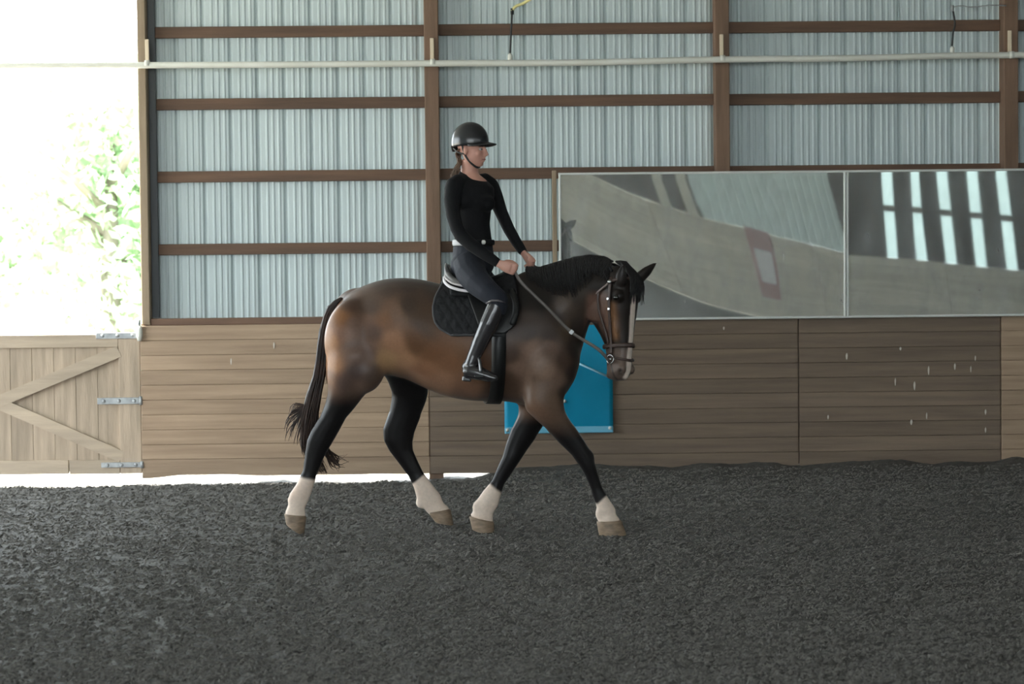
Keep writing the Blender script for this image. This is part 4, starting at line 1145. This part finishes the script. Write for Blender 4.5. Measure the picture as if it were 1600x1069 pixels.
link('body', body_me, M_SKIN, person)
# face details
for s_ in (1, -1):
    e = MB().ball(FP(0.078, 0.031*s_, 0.002), (0.012, 0.012, 0.009), 10, 8, RF).obj('eye', mat('shaded_eye_white', (0.34, 0.30, 0.28), 0.4), person, True)  # eye whites darkened to stand in for shade under the brim
    MB().ball(FP(0.0865, 0.032*s_, 0.002), (0.005, 0.006, 0.006), 8, 6, RF).obj('iris', M_EYE, e, True)
    MB().tube([FP(0.084, 0.014*s_, 0.018), FP(0.088, 0.032*s_, 0.022), FP(0.074, 0.05*s_, 0.016)], [0.003, 0.0035, 0.002], 6).obj('eyebrow', mat('brown_hair', (0.16, 0.095, 0.06), 0.5, noise_scale=25, color2=(0.09, 0.055, 0.035)), person, True)
MB().tube([FP(0.089, 0.022, -0.0605), FP(0.0975, 0, -0.0605), FP(0.089, -0.022, -0.0605)], [0.002, 0.0045, 0.002], 8).obj('lips', mat('lips', (0.40, 0.16, 0.14), 0.4), person, True)
# clothing
sm = MB(); trunk(sm, [r for r in TORSO_R if r[2] >= 280 and r[2] < 400]+[(717, 755, 275, 12.825, 0.085), (720, 751, 272, 12.825, 0.068)], tilt={281: 0.012, 275: 0.030, 272: 0.036}); chain(sm, NARM); chain(sm, FARM)
chain(sm, [(726, 280, 12.79, 0.036), (716, 284, 12.73, 0.050), (707, 293, 12.69, 0.058)])
chain(sm, [(748, 281, 12.86, 0.034), (757, 281, 12.91, 0.046), (768, 290, 12.95, 0.050)])
sm.ball(P(707, 297, 12.69), (0.054, 0.060, 0.062)); sm.ball(P(768, 294, 12.95), (0.054, 0.06, 0.062))
sm.ball(P(726, 316, 12.74), (0.08, 0.07, 0.06)); sm.ball(P(756, 318, 12.74), (0.075, 0.075, 0.06))
me = fuse(sm, 0.0075, 12, 0.5)
link('shirt', me, M_SHIRT, person)
sm = MB(); trunk(sm, [(708, 770, 384, 12.82, 0.125), (707, 772, 400, 12.82, 0.15), (708, 772, 418, 12.82, 0.16), (714, 764, 434, 12.82, 0.15)])
chain(sm, NLEG); chain(sm, mirrored(NLEG)); chain(sm, [(777, 467, 12.41, 0.066), (779, 478, 12.41, 0.061), (776, 490, 12.41, 0.05)])
sm.ball(P(724, 418, 12.76), (0.085, 0.10, 0.10))
me = fuse(sm, 0.0075, 4, 0.5)
link('breeches', me, M_BREECH, person)
# belt with pale back panel and round buckle
M_BELT = mat('pale_grey_waistband', (0.46, 0.46, 0.47), 0.7)
def waist(a, k=1.0):
    A, B = P(709, 380, 12.82), P(771, 378.5, 12.82); c = (A+B)/2; hx = (B-A).length/2*k
    return c+Vector((math.cos(a)*hx, -math.sin(a)*0.124*k, 0))
MB().tube([waist(a, 1.03) for a in np.linspace(math.radians(105), math.radians(255), 30)], 0.021, 8, 0.3, ref=(0, 0, 1)).obj('belt', M_BELT, person, True)
MB().tube([waist(a, 1.03) for a in np.linspace(math.radians(-105), math.radians(105), 30)], 0.017, 8, 0.3, ref=(0, 0, 1)).obj('belt', M_SHIRT, person, True)
MB().ball(waist(math.radians(62), 1.05)+Vector((0, -0.004, 0)), (0.015, 0.008, 0.015), 12, 8).obj('buckle', mat('white_buckle', (0.8, 0.79, 0.76), 0.4), person, True)
# boots
def boot(rows, foot, top, far=False):
    sm = MB(); k = 0.004
    chain(sm, [(a, b, c_, r+k) for a, b, c_, r in rows]); chain(sm, [(a, b, c_, r+0.003) for a, b, c_, r in foot])
    a, b, c_, r_ = foot[-1]; sm.ball(P(a, b, c_), (r_*1.25, r_*1.2, r_*1.05))
    a, b, c_ = foot[0][:3]
    sm.ball(P(a+4, b-6, c_-0.0), (0.04, 0.036, 0.05))
    me = fuse(sm, 0.0065, 4, 0.5)
    o = link('riding_boot', me, M_BOOT, person)
    hx, hy, hY, _ = foot[0]
    MB().box(-0.028, 0.028, -0.028, 0.028, -0.02, 0.014, Matrix.Translation(P(hx+2.5, hy+10.0, hY)) @ Matrix.Rotation(0.12, 4, 'Y'), bev=0.006).obj('heel', M_BOOT, o)
    tx, ty, tY, _ = foot[3]
    A, B = P(hx+2, hy+9, hY), P(tx+10, ty+8, tY)
    MB().tube([A, A.lerp(B, 0.5), B], [0.034, 0.038, 0.022], 10, 0.18, ref=(0, 1, 0)).obj('sole', M_BOOT, o)
    t0 = P(*top[:3])
    return o
NB = [(780, 470, 12.41, 0.056)]+NSHIN[1:]
b1 = boot(NB, FOOT, NB[0])
b2 = boot(mirrored(NB), [(r[0]+6, r[1]-4, 2*axisY(735)-r[2], r[3]) for r in FOOT], mirrored(NB)[0])
MB().tube([P(760, 474, 12.38), P(768, 470, 12.345), P(779, 470, 12.34), P(789, 473, 12.37)], [0.006, 0.007, 0.007, 0.006], 8).obj('boot_cuff', mat('boot_trim', (0.12, 0.11, 0.115), 0.25), b1, True)
M_DULL = mat('dull_dark_steel', (0.22, 0.22, 0.23), 0.35, metal=0.9)
# stirrups hang from the saddle
for sd, (cx, cy, Y) in ((1, (748, 579, 12.385)), (-1, (752, 575, 2*axisY(735)-12.385))):
    st = MB(); c = P(cx, cy, Y)
    arch = [c+Vector((0.012*math.cos(t)+0.0, -0.062*math.cos(t)*sd, 0.085*math.sin(t)-0.012)) for t in np.linspace(0, math.pi, 16)]
    st.tube(arch, 0.010, 8); s_ = st.obj('stirrup_iron', M_DULL, sad, True)
    MB().box(-0.028, 0.028, -0.062, 0.062, -0.008, 0.006, Matrix.Translation(c+Vector((0, 0, -0.052+0.02))), bev=0.004).obj('tread', M_BLACK_RUBBER, s_)
    top = torso_pt(764, torso_ang(764, 462, 0.05)*sd, 0.045)
    MB().tube([c+Vector((0, 0, 0.075)), c.lerp(top, 0.5)+Vector((0, 0.0, 0)), top], 0.013, 8, 0.3, ref=(1, 0, 0)).obj('stirrup_leather', M_LEATHER, sad, True)
# helmet
hel = thing('riding_helmet', 'matte black riding helmet with brim on the rider\'s head', 'helmet', FP(0, 0, 0.1))
M_HELM = mat('charcoal_helmet_shell', (0.014, 0.015, 0.017), 0.26, spec=0.6)
rings = []
for i in range(0, 13):
    th = math.radians(2+i*8.6)
    ring = []
    for k in range(28):
        a = 2*math.pi*k/28
        f_ = math.sin(th)*math.cos(a)*(0.128 if math.cos(a) < 0 else 0.123); s_ = math.sin(th)*math.sin(a)*0.104; u_ = math.cos(th)*0.125
        if u_ < 0: u_ *= (1.0+0.35*max(0, -math.cos(a)))
        ring.append(FP(-0.012+f_, s_, 0.052+u_))
    rings.append(ring)
mb = MB(); mb.loft(rings, close=False); mb.add([rings[0][k] for k in range(28)], [tuple(range(28))])
me = with_mods(mb.mesh(), [('SOLIDIFY', dict(thickness=0.014, offset=-1)), ('SUBSURF', dict(levels=1))])
link('shell', me, M_HELM, hel)
v = []; f = []
for i in range(21):
    a = math.radians(-75+150*i/20)
    for j in range(5):
        e_ = j/4*0.062*math.cos(a)**0.7
        v.append(FP(-0.012+math.cos(a)*(0.119+e_), math.sin(a)*0.103, 0.052-0.008+0.006*math.cos(a)-0.012*(j/4)-0.018*math.sin(a)**2))
for i in range(20):
    for j in range(4):
        a = i*5+j; f.append((a, a+1, a+6, a+5))
me = with_mods(MB().add(v, f).mesh(), [('SOLIDIFY', dict(thickness=0.006, offset=0))])
link('brim', me, mat('black_brim', (0.012, 0.012, 0.013), 0.45), hel)
M_STRAP = mat('black_chin_strap', (0.02, 0.018, 0.017), 0.6)
for s_ in (1, -1):
    MB().tube(spline([FP(-0.03, 0.082*s_, 0.03), FP(-0.012, 0.076*s_, -0.03), FP(0.015, 0.062*s_, -0.075), FP(0.045, 0.03*s_, -0.108), FP(0.052, 0.0, -0.113)], 16), 0.0065, 8, 0.5).obj('chin_strap', M_STRAP, hel, True)
    MB().tube(spline([FP(-0.10, 0.06*s_, 0.005), FP(-0.06, 0.078*s_, -0.02), FP(-0.012, 0.077*s_, -0.032)], 10), 0.006, 8, 0.5).obj('rear_strap', M_STRAP, hel, True)
MB().tube([FP(-0.115, -0.05, 0.012), FP(-0.135, 0, 0.0), FP(-0.115, 0.05, 0.012)], 0.016, 8, 0.5).obj('rear_harness', M_STRAP, hel, True)
# hair: low ponytail
M_HAIRB = MATS['brown_hair']
paths = []
for k in range(110):
    s0 = R(-0.05, 0.06)
    p = [FP(-0.06, s0, 0.0), FP(-0.095, s0*0.6, -0.03), P(718+R(-3, 3), 254+R(-2, 2), 12.80+s0*0.4), P(713+R(-4, 4), 264+R(-3, 3), 12.79+s0*0.4), P(708+R(-5, 5), 272+R(-4, 6), 12.79+s0*0.5)]
    paths.append(p)
strands('hair', paths, M_HAIRB, 0.0055, person, 10)

# reins: from the bit rings to the closed hands
bit_n = head_pt(0.575, math.radians(99), 0.018); bit_f = head_pt(0.575, math.radians(-99), 0.018)
rn = thing('rein', 'worn leather reins running from the bit to the rider\'s hands', 'reins', g1)
M_REIN = mat('worn_rein', (0.135, 0.118, 0.105), 0.45, noise_scale=20, color2=(0.09, 0.075, 0.065))
p1 = g1+Vector((0.02, -0.006, -0.03))
mid = P(893, 519, 12.44)
MB().tube(spline([g1+Vector((-0.03, 0.0, 0.02)), g1, P(815, 442, 12.465), P(853, 479, 12.44), mid, P(935, 546, 12.36), bit_n], 30), 0.0105, 8, 0.35, ref=(0, 0, 1)).obj('near_rein', M_REIN, rn, True)
MB().box(-0.012, 0.012, -0.012, 0.012, -0.014, 0.014, Matrix.Translation(mid) @ Matrix.Rotation(0.7, 4, 'Y'), bev=0.004).obj('rein_stop', mat('pale_stop', (0.62, 0.64, 0.66), 0.4), rn)
MB().tube(spline([g2, P(850, 425, 12.86), P(880, 440, 12.84), P(930, 480, 12.78), HP(0.4, -0.14, -0.14), bit_f], 26), 0.010, 8, 0.35, ref=(0, 0, 1)).obj('far_rein', M_REIN, rn, True)
